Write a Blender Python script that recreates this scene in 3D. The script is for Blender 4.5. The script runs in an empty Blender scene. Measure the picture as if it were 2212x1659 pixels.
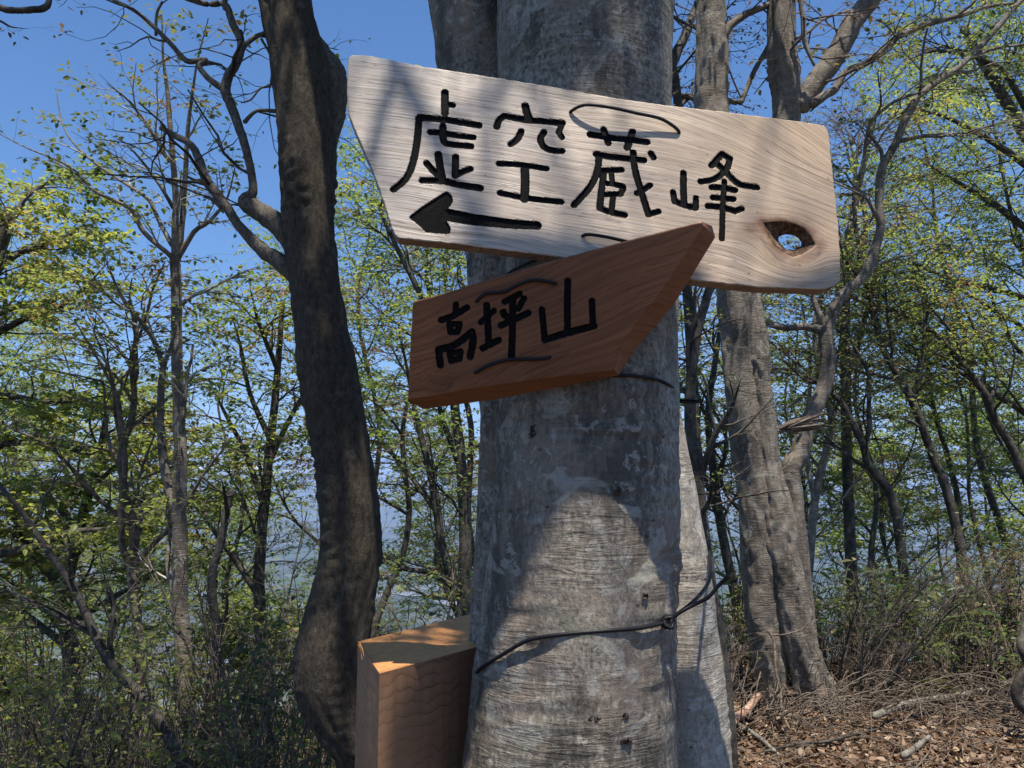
import bpy, math, random
import numpy as np
from mathutils import Vector, noise
from mathutils.geometry import tessellate_polygon

random.seed(7)
rng = np.random.default_rng(7)
C = bpy.context.scene.collection
sc = bpy.context.scene

# ------------------------------------------------------------------ camera, sky, sun, exposure
F = 1736.0                       # focal length in the units of a 2212 px wide picture
PITCH = math.radians(7.5)
CAM = Vector((0, 0, 1.5))
cd = bpy.data.cameras.new('camera'); cam = bpy.data.objects.new('camera', cd); C.objects.link(cam)
cam.location = CAM; cam.rotation_euler = (math.pi/2 + PITCH, 0, 0)
cd.sensor_width = 36; cd.lens = F/2212*36; cd.clip_start = 0.05; cd.clip_end = 90000
sc.camera = cam

SUN = Vector((0.08, -0.30, 0.95)).normalized()
elev = math.asin(SUN.z); azim = math.atan2(SUN.x, SUN.y)
w = bpy.data.worlds.new('World'); sc.world = w; w.use_nodes = True
nt = w.node_tree; nt.nodes.clear()
st = nt.nodes.new('ShaderNodeTexSky'); st.sky_type = 'NISHITA'; st.sun_disc = False
st.sun_elevation = elev; st.sun_rotation = azim; st.altitude = 600
st.air_density = 1.0; st.dust_density = 0.3; st.ozone_density = 6.0
bg = nt.nodes.new('ShaderNodeBackground'); bg.inputs['Strength'].default_value = 0.10
wo = nt.nodes.new('ShaderNodeOutputWorld')
hs = nt.nodes.new('ShaderNodeHueSaturation'); hs.inputs['Saturation'].default_value = 1.18; nt.links.new(st.outputs[0], hs.inputs['Color']); nt.links.new(hs.outputs[0], bg.inputs[0]); nt.links.new(bg.outputs[0], wo.inputs[0])
sl = bpy.data.lights.new('sun', 'SUN'); sl.energy = 5.0; sl.angle = math.radians(0.53); sl.color = (1.0, 0.94, 0.85)
so = bpy.data.objects.new('sun', sl); C.objects.link(so)
so.rotation_euler = SUN.to_track_quat('Z', 'Y').to_euler()
sc.view_settings.view_transform = 'Standard'; sc.view_settings.look = 'None'
sc.view_settings.exposure = 0.70; sc.view_settings.gamma = 1; sc.view_settings.use_curve_mapping = False
sc.cycles.max_bounces = 6; sc.cycles.diffuse_bounces = 3; sc.cycles.transmission_bounces = 4
sc.cycles.transparent_max_bounces = 4; sc.cycles.volume_bounces = 1

def P(x, y, Y):
    """the point of the place that a picture position and a distance ahead describe"""
    u = (x-1106)/F; v = (829.5-y)/F
    dy = math.cos(PITCH) - v*math.sin(PITCH); dz = math.sin(PITCH) + v*math.cos(PITCH)
    return Vector((u*Y/dy, Y, CAM.z + dz*Y/dy))

# ------------------------------------------------------------------ materials
class N:
    """small node-tree helper"""
    def __init__(s, name):
        s.m = bpy.data.materials.new(name); s.m.use_nodes = True
        s.t = s.m.node_tree; s.t.nodes.clear()
        s.out = s.t.nodes.new('ShaderNodeOutputMaterial')
    def n(s, typ, ins=None, **kw):
        nd = s.t.nodes.new('ShaderNode'+typ)
        for k, v in kw.items(): setattr(nd, k, v)
        for k, v in (ins or {}).items():
            i = nd.inputs[k]
            if hasattr(v, 'is_output') or isinstance(v, bpy.types.NodeSocket): s.t.links.new(v, i)
            else: i.default_value = v
        return nd
    def obj(s): return s.n('TexCoord').outputs['Object']
    def attr(s, name): return s.n('Attribute', attribute_name=name).outputs['Fac']
    def noise(s, vec, scale, detail=4, rough=.55, dist=0):
        return s.n('TexNoise', {'Vector': vec, 'Scale': scale, 'Detail': detail, 'Roughness': rough, 'Distortion': dist}).outputs['Fac']
    def mapv(s, vec, sx, sy, sz):
        return s.n('Mapping', {'Vector': vec, 'Scale': (sx, sy, sz)}).outputs[0]
    def ramp(s, fac, stops, mode='LINEAR'):
        r = s.n('ValToRGB', {'Fac': fac}); cr = r.color_ramp; cr.interpolation = mode
        while len(cr.elements) > 1: cr.elements.remove(cr.elements[-1])
        for i, (p, c) in enumerate(stops):
            e = cr.elements[0] if i == 0 else cr.elements.new(p)
            e.position = p
            e.color = (c, c, c, 1) if isinstance(c, (int, float)) else tuple(c)+(1,)
        return r.outputs[0]
    def mix(s, f, a, b, blend='MIX'):
        nd = s.n('Mix', data_type='RGBA', blend_type=blend)
        for k, v in ((0, f), (6, a), (7, b)):
            if isinstance(v, bpy.types.NodeSocket): s.t.links.new(v, nd.inputs[k])
            else: nd.inputs[k].default_value = v if k == 0 else (tuple(v)+(1,) if len(v) == 3 else v)
        return nd.outputs[2]
    def math(s, op, a, b=0.0, c=0.0):
        nd = s.n('Math', {0: a, 1: b, 2: c}, operation=op); return nd.outputs[0]
    def bump(s, h, strength, dist, nrm=None):
        d = {'Height': h, 'Strength': strength, 'Distance': dist}
        if nrm is not None: d['Normal'] = nrm
        return s.n('Bump', d).outputs[0]
    def finish(s, col, rough, nrm=None, spec=0.3, coat=0):
        d = {'Base Color': col if isinstance(col, bpy.types.NodeSocket) else tuple(col)+(1,), 'Roughness': rough, 'Specular IOR Level': spec}
        if nrm is not None: d['Normal'] = nrm
        b = s.n('BsdfPrincipled', d)
        s.t.links.new(b.outputs[0], s.out.inputs[0]); return s.m

def mat_beech(name, light=(.30,.27,.215), dark=(.06,.051,.04), lichen=(.36,.34,.285), warm=(.20,.155,.115), ridge=1.0, fine=1.0):
    s = N(name); o = s.obj()
    big = s.noise(o, 4.5, 5, .6)
    strip = s.noise(s.mapv(o, 16, 16, 70), 1.0, 5, .65, .5)                 # short horizontal streaks
    speck = s.noise(s.mapv(o, 130, 130, 80), 1.0, 4, .7)
    vert = s.noise(s.mapv(o, 38, 38, 7), 1.0, 4, .6)
    pat = s.noise(o, 9, 3, .5, 1.2)
    col = s.mix(s.ramp(speck, [(.36, 0), (.6, 1)]), dark, light)
    col = s.mix(s.ramp(strip, [(.42, 0), (.66, .45)]), col, light)
    col = s.mix(s.ramp(big, [(.42, 0), (.60, .75)]), col, warm)
    col = s.mix(s.ramp(s.noise(s.mapv(o, 7, 7, 2.2), 1.0, 6, .7), [(.50, 0), (.60, .75)]), col, tuple(c*.8 for c in dark))
    col = s.mix(s.ramp(vert, [(.52, 0), (.70, .4)]), col, dark)
    col = s.mix(s.ramp(pat, [(.60, 0), (.625, .6)]), col, s.mix(s.ramp(speck, [(.3, 0), (.6, 1)]), tuple(c*.75 for c in lichen), lichen))
    pat2 = s.noise(o, 13, 4, .6, .6)
    col = s.mix(s.ramp(pat2, [(.60, 0), (.66, .55)]), col, (.12,.125,.085))
    col = s.mix(s.ramp(s.noise(o, 34, 5, .7, .5), [(.57, 0), (.61, .6)]), col, lichen)
    pores = s.n('TexVoronoi', {'Vector': s.mapv(o, 22, 22, 30), 'Scale': 1.0}).outputs['Distance']
    col = s.mix(s.ramp(pores, [(.07, .8), (.12, 0)]), col, (.045,.038,.032))
    wr = s.noise(s.mapv(o, 9, 9, 78), 1.0, 5, .62, 1.1)
    wm = s.ramp(s.noise(s.mapv(o, 4, 4, 7), 1, 3), [(.42, .03), (.58, 1)])
    h = s.math('MULTIPLY', s.ramp(wr, [(.40, 0), (.62, 1)]), wm)
    nrm = s.bump(h, .85*ridge, .0035)
    nrm = s.bump(s.math('ADD', speck, s.math('MULTIPLY', strip, .45)), .75*fine, .0035, nrm)
    return s.finish(col, .78, nrm, .25)

def mat_rough(name, a=(.105,.086,.062), b=(.042,.034,.025), lich=(.21,.19,.15), sc_=1.0):
    s = N(name); o = s.obj()
    v = s.noise(s.mapv(o, 85*sc_, 85*sc_, 38*sc_), 1.0, 6, .75)
    big = s.noise(o, 9*sc_, 4, .6)
    col = s.mix(s.ramp(v, [(.38, 0), (.66, 1)]), b, a)
    col = s.mix(s.ramp(s.noise(o, 22*sc_, 5, .65), [(.58, 0), (.66, .35)]), col, lich)
    col = s.mix(s.ramp(big, [(.52, 0), (.8, .3)]), col, (.085,.08,.045))
    nrm = s.bump(v, .9, .010/sc_)
    nrm = s.bump(s.noise(o, 160*sc_, 4, .7), .5, .003, nrm)
    return s.finish(col, .88, nrm, .15)

def mat_branch(name, a, b):
    s = N(name); o = s.obj()
    col = s.mix(s.ramp(s.noise(o, 14, 5, .7), [(.4, 0), (.6, 1)]), a, b)
    col = s.mix(s.ramp(s.noise(s.mapv(o, 30, 30, 60), 1, 3), [(.55, 0), (.65, .6)]), col, tuple(c*.45 for c in a))
    return s.finish(col, .75, s.bump(s.noise(o, 60, 4, .6), .6, .006), .25)

def mat_leaf(name, stops, trans=.56):
    s = N(name)
    col = s.ramp(s.attr('tint'), stops)
    d = s.n('BsdfDiffuse', {'Color': col}); tr = s.n('BsdfTranslucent', {'Color': s.mix(.6, col, (1.0, 1.0, .25), 'MULTIPLY')})
    tr.inputs['Color'].default_value = (.2,.3,.03,1)
    br = s.n('HueSaturation', {'Color': col, 'Saturation': 1.04, 'Value': 2.5})
    s.t.links.new(br.outputs[0], tr.inputs['Color'])
    mx = s.n('MixShader', {0: trans}); s.t.links.new(d.outputs[0], mx.inputs[1]); s.t.links.new(tr.outputs[0], mx.inputs[2])
    g = s.n('BsdfGlossy', {'Color': (1,1,1,1), 'Roughness': .55})
    m2 = s.n('MixShader', {0: .03}); s.t.links.new(mx.outputs[0], m2.inputs[1]); s.t.links.new(g.outputs[0], m2.inputs[2])
    s.t.links.new(m2.outputs[0], s.out.inputs[0]); return s.m

M = {}
M['beech'] = mat_beech('beech_bark')
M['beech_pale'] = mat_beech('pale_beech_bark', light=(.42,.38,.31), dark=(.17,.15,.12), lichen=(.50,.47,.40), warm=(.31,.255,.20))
M['beech_far'] = mat_beech('smooth_beech_bark', light=(.25,.215,.17), dark=(.075,.062,.048), lichen=(.31,.285,.235), warm=(.18,.14,.105), ridge=1.4)
M['rough'] = mat_rough('rough_bark')
M['limb'] = mat_rough('limb_bark', (.21,.185,.145), (.07,.06,.048), (.33,.32,.28), 1.6)
M['bgwood'] = mat_branch('grey_branch_bark', (.14,.12,.095), (.27,.245,.20))
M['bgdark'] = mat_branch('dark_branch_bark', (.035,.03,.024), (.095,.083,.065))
M['white'] = mat_branch('sunlit_twig_bark', (.27,.24,.20), (.46,.43,.37))  # sunlight on the slender tree's twigs, put into the pale colour
M['twig'] = mat_branch('brown_twig_bark', (.085,.062,.045), (.20,.155,.115))
M['leaf_fresh'] = mat_leaf('fresh_leaf', [(0, (.05,.078,.016)), (.4, (.12,.16,.032)), (.75, (.21,.235,.05)), (.92, (.21,.16,.05)), (1, (.17,.09,.045))])
M['leaf_yellow'] = mat_leaf('yellow_green_leaf', [(0, (.055,.078,.018)), (.45, (.14,.168,.036)), (.8, (.235,.25,.055)), (1, (.21,.17,.055))])
M['leaf_olive'] = mat_leaf('olive_leaf', [(0, (.03,.042,.014)), (.5, (.075,.092,.026)), (.85, (.135,.125,.04)), (1, (.13,.075,.038))])
M['leaf_brown'] = mat_leaf('bronze_young_leaf', [(0, (.09,.05,.03)), (.5, (.15,.10,.05)), (1, (.12,.13,.04))], .35)
M['litter'] = mat_leaf('dry_beech_leaf', [(0, (.05,.028,.015)), (.45, (.16,.09,.048)), (.8, (.30,.20,.12)), (1, (.46,.35,.23))], .12)
M['bamboo_leaf'] = mat_leaf('bamboo_grass_leaf', [(0, (.03,.06,.015)), (.6, (.075,.12,.03)), (.85, (.14,.15,.05)), (1, (.36,.31,.18))], .3)
s = N('black_cord'); M['cord'] = s.finish((.008,.008,.009), .5, s.bump(s.noise(s.obj(), 300, 2), .3, .001), .3)
s = N('charred_paint'); o = s.obj()
M['paint'] = s.finish(s.ramp(s.noise(o, 120, 5, .7), [(.4, (.004,.004,.004)), (.66, (.010,.009,.0085)), (.76, (.05,.045,.042))]), .75, s.bump(s.noise(o, 260, 4, .7), .7, .002), .08)

# ------------------------------------------------------------------ object helpers
def props(o, label=None, cat=None, group=None, kind=None):
    for k, v in (('label', label), ('category', cat), ('group', group), ('kind', kind)):
        if v: o[k] = v
    return o
def thing(name, loc, label, cat, group=None):
    o = bpy.data.objects.new(name, None); C.objects.link(o); o.location = loc; o.empty_display_size = .05
    return props(o, label, cat, group)
def mesh_obj(name, verts, faces, mats, parent=None, smooth=True, fmat=None, attrs=None, base=None, fattrs=None):
    """verts in world coordinates; the object's origin sits at its parent's base (or at base)"""
    verts = np.asarray(verts, dtype=np.float64)
    b = np.array(parent_base(parent) if parent is not None else (base if base is not None else (0, 0, 0)), dtype=np.float64)
    me = bpy.data.meshes.new(name)
    if isinstance(faces, np.ndarray):
        nf, k = faces.shape
        me.vertices.add(len(verts)); me.vertices.foreach_set('co', (verts-b).astype(np.float32).ravel())
        me.loops.add(nf*k); me.loops.foreach_set('vertex_index', faces.astype(np.int32).ravel())
        me.polygons.add(nf)
        me.polygons.foreach_set('loop_start', np.arange(0, nf*k, k, dtype=np.int32))
        me.update(calc_edges=True)
    else:
        me.from_pydata((verts-b).tolist(), [], faces); me.update()
    for m in (mats if isinstance(mats, (list, tuple)) else [mats]): me.materials.append(m)
    me.polygons.foreach_set('use_smooth', np.full(len(me.polygons), smooth))
    if fmat is not None: me.polygons.foreach_set('material_index', np.asarray(fmat, dtype=np.int32))
    for k_, a in (attrs or {}).items():
        at = me.attributes.new(k_, 'FLOAT', 'POINT'); at.data.foreach_set('value', np.asarray(a, dtype=np.float32))
    for k_, a in (fattrs or {}).items():
        at = me.attributes.new(k_, 'FLOAT', 'FACE'); at.data.foreach_set('value', np.asarray(a, dtype=np.float32))
    o = bpy.data.objects.new(name, me); C.objects.link(o)
    if parent is not None: o.parent = parent
    else: o.location = b
    return o
def parent_base(p):
    v = Vector((0, 0, 0))
    while p is not None: v += p.location; p = p.parent
    return v

class Mesh:
    """gathers tubes and leaves into one mesh"""
    def __init__(s): s.v = []; s.f = []; s.n = 0
    def tube(s, pts, rad, k=6, cap=True):
        p = np.asarray(pts, dtype=float); r = np.asarray(rad, dtype=float); n = len(p)
        if k >= 6:
            e0 = p[0]-(p[1]-p[0])/(np.linalg.norm(p[1]-p[0])+1e-9)*r[0]*.6; e1 = p[-1]+(p[-1]-p[-2])/(np.linalg.norm(p[-1]-p[-2])+1e-9)*r[-1]*.6
            p = np.vstack([e0, p[0], p[1:-1], p[-1], e1]); r = np.r_[r[0]*.04, r, r[-1]*.04]; n += 2
        t = np.empty_like(p); t[1:-1] = p[2:]-p[:-2]; t[0] = p[1]-p[0]; t[-1] = p[-1]-p[-2]
        t /= np.linalg.norm(t, axis=1)[:, None]+1e-12
        ref = np.array([1., 0, 0]) if abs(t[:, 0]).mean() < .7 else np.array([0, 1., 0])
        a = np.cross(t, ref); a /= np.linalg.norm(a, axis=1)[:, None]+1e-9
        b = np.cross(t, a)
        th = np.arange(k)*2*math.pi/k
        ring = p[:, None]+r[:, None, None]*(np.cos(th)[None, :, None]*a[:, None]+np.sin(th)[None, :, None]*b[:, None])
        s.v.append(ring.reshape(-1, 3))
        i = np.arange(n-1)[:, None]*k; j = np.arange(k)[None, :]; j2 = (j+1) % k
        f = np.stack([i+j, i+j2, i+k+j2, i+k+j], -1).reshape(-1, 4)+s.n
        s.f.append(f); s.n += n*k
    def build(s, name, mat, parent=None, **kw):
        if not s.v: return None
        return mesh_obj(name, np.concatenate(s.v), np.concatenate(s.f), mat, parent, **kw)

def smooth_path(pts, per=6):
    """Catmull-Rom through rows of numbers"""
    p = np.asarray(pts, dtype=float); p = np.vstack([2*p[0]-p[1], p, 2*p[-1]-p[-2]])
    out = []
    for i in range(1, len(p)-2):
        for t in np.arange(per)/per:
            a, b, c, d = p[i-1], p[i], p[i+1], p[i+2]
            out.append(.5*((2*b)+(-a+c)*t+(2*a-5*b+4*c-d)*t*t+(-a+3*b-3*c+d)*t**3))
    out.append(p[-2]); return np.array(out)

def leaves_mesh(name, pos, dirs, ups, size, mat, parent, tint, wid=.55, base=None):
    """six-cornered leaves folded along the midrib, two quads each"""
    pos, dirs, ups = (np.asarray(a, dtype=float) for a in (pos, dirs, ups)); n = len(pos)
    if n == 0: return None
    size = np.asarray(size)[:, None]
    d = dirs/(np.linalg.norm(dirs, axis=1)[:, None]+1e-9)
    sd = np.cross(d, ups); sd /= np.linalg.norm(sd, axis=1)[:, None]+1e-9
    up = np.cross(sd, d)
    fold = rng.uniform(.05, .45, (n, 1)); droop = rng.uniform(-.05, .25, (n, 1))
    hw = size*wid/2*rng.uniform(.75, 1.1, (n, 1))
    v = np.stack([pos,
        pos+d*size*.33-sd*hw+up*hw*fold, pos+d*size*.7-sd*hw*.72+up*(hw*fold*.6-droop*size*.4),
        pos+d*size-up*droop*size,
        pos+d*size*.7+sd*hw*.72+up*(hw*fold*.6-droop*size*.4), pos+d*size*.33+sd*hw+up*hw*fold], 1).reshape(-1, 3)
    i = np.arange(n)[:, None]*6
    f = np.stack([i+np.array([[0, 1, 2, 3]]), i+np.array([[0, 3, 4, 5]])], 1).reshape(-1, 4)
    o = mesh_obj(name, v, f, mat, parent, smooth=False, fattrs={'tint': np.repeat(tint, 2)}, base=base)
    return o

# ------------------------------------------------------------------ the lie of the land
PEAK = math.radians(-21)
def height(x, y):
    x = np.asarray(x, dtype=float); y = np.asarray(y, dtype=float); r = np.hypot(x, y)
    th = np.arctan2(x, y)
    # a small flat ridge top, falling away left and ahead
    left = np.clip(-x-.2-.0*y, 0, None); ahead = np.clip(y-7.0, 0, None)
    drop = .42*left*np.clip((y+1.5)/3, 0, 1)+.40*ahead
    near = .04*np.sin(x*1.7+y*.8)+.03*np.sin(y*2.3-x)+.05-drop
    # valley side, plain, mountains
    far = -30-470*np.clip((r-60)/1900, 0, 1)**.8
    far += 26*np.sin(x*.006+1.3)*np.cos(y*.007)*np.clip((r-50)/200, 0, 1)*np.clip((2600-r)/900, 0, 1)
    far += 60*np.exp(-((r-620)/150.)**2)*np.clip(.7+.5*np.sin(th*6+1.0), 0, 1.2)
    shape = (.55*np.exp(-((th-PEAK)/.085)**2)+.30*np.exp(-((th-PEAK-.10)/.06)**2)+.30*np.exp(-((th-PEAK+.17)/.12)**2)+.33
             + .10*np.sin(th*17+.5)+.05*np.sin(th*41)+.025*np.sin(th*97)+.012*np.sin(th*203+1))
    m = np.exp(-((r-27000)/4200.)**2)*1380*shape
    m2 = np.exp(-((r-17500)/2300.)**2)*520*np.clip(.62+.22*np.sin(th*13+2)+.12*np.sin(th*31)+.05*np.sin(th*77), .1, 1.3)
    m3 = np.exp(-((r-11500)/1300.)**2)*230*np.clip(.4+.4*np.sin(th*11+.4)+.15*np.sin(th*37), 0, 1.3)
    far = far+m+m2+m3
    k = np.clip((r-14)/70, 0, 1); k = k*k*(3-2*k)
    nearc = np.maximum(near, -30)
    return nearc*(1-k)+far*k
def hz(x, y): return float(height(x, y))

rr = .35*1.045**np.arange(0, 268); rr = rr[rr < 42000]
nt_ = 420; ths = np.arange(nt_)*2*math.pi/nt_
gx = rr[:, None]*np.sin(ths)[None]; gy = rr[:, None]*np.cos(ths)[None]; gz = height(gx, gy)
v = np.stack([gx, gy, gz], -1).reshape(-1, 3); v = np.vstack([v, [[0, 0, hz(0, 0)]]])
i = np.arange(len(rr)-1)[:, None]*nt_; j = np.arange(nt_)[None]; j2 = (j+1) % nt_
f = np.stack([i+j, i+nt_+j, i+nt_+j2, i+j2], -1).reshape(-1, 4)
fl = [tuple(q) for q in f.tolist()]+[(int(a), int((a+1) % nt_), len(v)-1) for a in range(nt_)]
s = N('ridge_and_valley_ground'); o = s.obj()
sep = s.n('SeparateXYZ', {0: o})
r2 = s.math('POWER', s.math('ADD', s.math('MULTIPLY', sep.outputs[0], sep.outputs[0]), s.math('MULTIPLY', sep.outputs[1], sep.outputs[1])), .5)
soil = s.ramp(s.noise(o, 9, 8, .7), [(.35, (.035,.024,.016)), (.55, (.12,.078,.048)), (.7, (.24,.17,.11))])
wood = s.ramp(s.noise(o, .05, 8, .75), [(.38, (.03,.045,.018)), (.5, (.075,.09,.03)), (.6, (.11,.095,.06)), (.7, (.09,.11,.03))])
cell = s.n('TexVoronoi', {'Vector': s.mapv(o, 1, 1, 0), 'Scale': .0042}, feature='F1').outputs['Color']
cs = s.n('SeparateColor', {0: cell})
fields = s.ramp(cs.outputs[0], [(.0, (.04,.055,.04)), (.3, (.075,.07,.06)), (.5, (.10,.10,.09)), (.62, (.05,.065,.045)), (.88, (.17,.18,.20))], 'CONSTANT')
fields = s.mix(s.ramp(s.noise(o, .0008, 4), [(.45, 0), (.55, 1)]), fields, (.06,.085,.045))
moun = s.ramp(s.noise(o, .0011, 8, .7), [(.4, (.05,.07,.045)), (.6, (.10,.11,.075))])
snow = s.math('MULTIPLY', s.ramp(s.math('MULTIPLY', sep.outputs[2], .001), [(.38, 0), (.62, 1)]), s.ramp(s.noise(o, .0016, 6, .7), [(.46, 0), (.54, 1)]))
moun = s.mix(snow, moun, (.8,.8,.8))
rk = s.math('MULTIPLY', r2, .0001)
col = s.mix(s.ramp(rk, [(.0015, 0), (.003, 1)]), soil, wood)
col = s.mix(s.ramp(rk, [(.20, 0), (.24, 1)]), col, fields)
col = s.mix(s.ramp(rk, [(.97, 0), (1.0, 1)]), col, moun)
M['ground'] = s.finish(col, .95, s.bump(s.noise(o, 14, 6, .7), .8, .05), .1)
props(mesh_obj('ground', v, fl, M['ground']), kind='structure', label='brown leafy ridge falling to a wooded valley, a plain and blue mountains')

# ------------------------------------------------------------------ trees
LEAVES_SKIP = []       # gaps in the canopy through which the sun reaches the boards and the trunks (points, radius)
def rot_about(v, axis, a): 
    return v*math.cos(a)+np.cross(axis, v)*math.sin(a)+axis*np.dot(axis, v)*(1-math.cos(a))
def unit(v): v = np.asarray(v, float); return v/(np.linalg.norm(v)+1e-9)

class Tree:
    def __init__(s, seed, spec):
        s.r = random.Random(seed); s.g = np.random.default_rng(seed); s.sp = spec
        s.wood = Mesh(); s.twig = Mesh(); s.lp = []; s.ld = []; s.lu = []; s.ls = []
    def twig_leaves(s, pts, d):
        sp = s.sp; n = sp.get('leaves', 9)
        if n == 0: return
        n = max(2, int(n*s.r.uniform(.6, 1.3)))
        pts = np.asarray(pts); m = len(pts)-1
        t = s.g.uniform(.15, 1, n)*m; i = np.minimum(t.astype(int), m-1); fr = (t-i)[:, None]
        p = pts[i]*(1-fr)+pts[i+1]*fr
        side = np.cross(d, [0, 0, 1.]); side = unit(side)
        sg = np.where(np.arange(n) % 2, 1., -1.)[:, None]
        dd = d[None]*.6+side[None]*sg*.9+s.g.normal(0, .35, (n, 3))+np.array([0, 0, -sp.get('hang', .25)])
        up = np.array([0, 0, 1.])[None]+s.g.normal(0, sp.get('tilt', .4), (n, 3))
        sz = sp.get('leaf', .05)*s.g.uniform(.6, 1.2, n)
        s.lp.append(p+dd*.012); s.ld.append(dd); s.lu.append(up); s.ls.append(sz)
    def branch(s, p0, d0, L, r0, lv, sky=.06):
        sp = s.sp; n = 7 if lv <= 1 else 5
        pts = [np.array(p0, float)]; d = unit(d0); wob = sp.get('wob', .2)
        for k in range(n):
            g = s.g.normal(0, wob, 3); d = unit(d+g*(.8 if lv < 2 else 1)+np.array([0, 0, sky if lv < 2 else sp.get('flat', 0)]))
            if lv >= 2: d[2] *= .85
            pts.append(pts[-1]+d*L/n)
        pts = np.array(pts)
        s.axis(pts, np.linspace(r0, r0*(.35 if lv < 3 else .3), n+1), lv)
        return pts
    def axis(s, pts, rad, lv, t0=None, dens=1.0, lenf=1.0, away=None):
        """adds a limb and everything that grows from it"""
        sp = s.sp; pts = np.asarray(pts); rad = np.asarray(rad)
        k = {0: 12, 1: 7, 2: 4, 3: 3}[lv]
        (s.wood if lv < 2 else s.twig).tube(pts, rad, k)
        L = np.linalg.norm(np.diff(pts, axis=0), axis=1).sum()
        maxlv = sp.get('levels', 3)
        if lv >= maxlv:
            s.twig_leaves(pts, unit(pts[-1]-pts[0])); return
        cnt = int(round(sp['kids'][lv]*dens*s.r.uniform(.8, 1.2)))
        st_ = t0 if t0 is not None else (.3 if lv == 0 else .18)
        roll = s.r.uniform(0, 6.28)
        for c in range(cnt):
            t = st_+(1-st_)*(c+s.r.uniform(.1, .9))/cnt
            q = t*(len(pts)-1); i = min(int(q), len(pts)-2); fr = q-i
            p = pts[i]*(1-fr)+pts[i+1]*fr; d = unit(pts[i+1]-pts[i]); r = rad[i]*(1-fr)+rad[i+1]*fr
            perp = unit(np.cross(d, [.3, .7, .2] if abs(d[2]) > .8 else [0, 0, 1.]))
            roll += 2.4+s.r.uniform(-.6, .6)
            if lv >= 1 and abs(d[2]) < .8: pr = perp*(1 if c % 2 else -1)+np.cross(d, perp)*s.r.uniform(-.7, .7)
            else: pr = rot_about(perp, d, roll)
            if away is not None: pr = pr+np.asarray(away)
            ang = s.r.uniform(*sp.get('ang', (.6, 1.05)))
            nd = d*math.cos(ang)+unit(pr)*math.sin(ang)
            l = sp['len'][lv]*(1.15-.65*t)*s.r.uniform(.65, 1.25)*lenf
            cr = min(r*.62, sp['rad'][lv]*s.r.uniform(.6, 1.2))
            s.branch(p, nd, l, cr, lv+1)
        if lv == maxlv-1 or lv >= 2: s.twig_leaves(pts[len(pts)//2:], unit(pts[-1]-pts[0]))
    def leaf_cull(s):
        if not s.lp: return
        s.lp = np.concatenate(s.lp); s.ld = np.concatenate(s.ld); s.lu = np.concatenate(s.lu); s.ls = np.concatenate(s.ls)
        keep = np.ones(len(s.lp), bool); S = np.array(SUN)
        for c, rad, prob in LEAVES_SKIP:
            dv = s.lp-np.array(c)[None]; al = dv@S; off = np.linalg.norm(dv-al[:, None]*S[None], axis=1)
            keep &= ~((al > 0) & (off < rad) & (s.g.uniform(0, 1, len(off)) < prob))
        s.lp, s.ld, s.lu, s.ls = s.lp[keep], s.ld[keep], s.lu[keep], s.ls[keep]
    def finish(s, root, wood, twig, leaf, wname='branches', tint=(.0, 1.0)):
        if s.wood.v: s.wood.build(wname, wood, root)
        o = s.twig.build('twigs', twig, root)
        if o: o['kind'] = 'stuff'
        s.leaf_cull()
        if len(s.lp):
            g = s.g.normal(0, .22, len(s.lp))
            cl = np.array([noise.noise(Vector(p)*1.3) for p in s.lp])*.7
            t = np.clip((tint[0]+tint[1])/2+(tint[1]-tint[0])*(cl+g*.8), 0, 1)
            o = leaves_mesh('foliage', s.lp, s.ld, s.lu, s.ls, leaf, root, t, wid=s.sp.get('lw', .6))
            o['kind'] = 'stuff'
        return root

def pathpx(rows, Y=None, per=6, wob=0):
    """rows (x, y, half width[, distance]) in picture units -> points and radii of a limb that stands at its distance"""
    q = []
    for r in rows:
        D = r[3] if len(r) > 3 else Y
        p = P(r[0], r[1], D); q.append((p.x, p.y, p.z, r[2]/F*math.hypot(p.y, p.z-1.5)))
    q = smooth_path(q, per)
    if wob:
        for k in range(1, len(q)-1): q[k, :3] += rng.normal(0, 1, 3)*q[k, 3]*wob
    return q[:, :3], q[:, 3]

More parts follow.
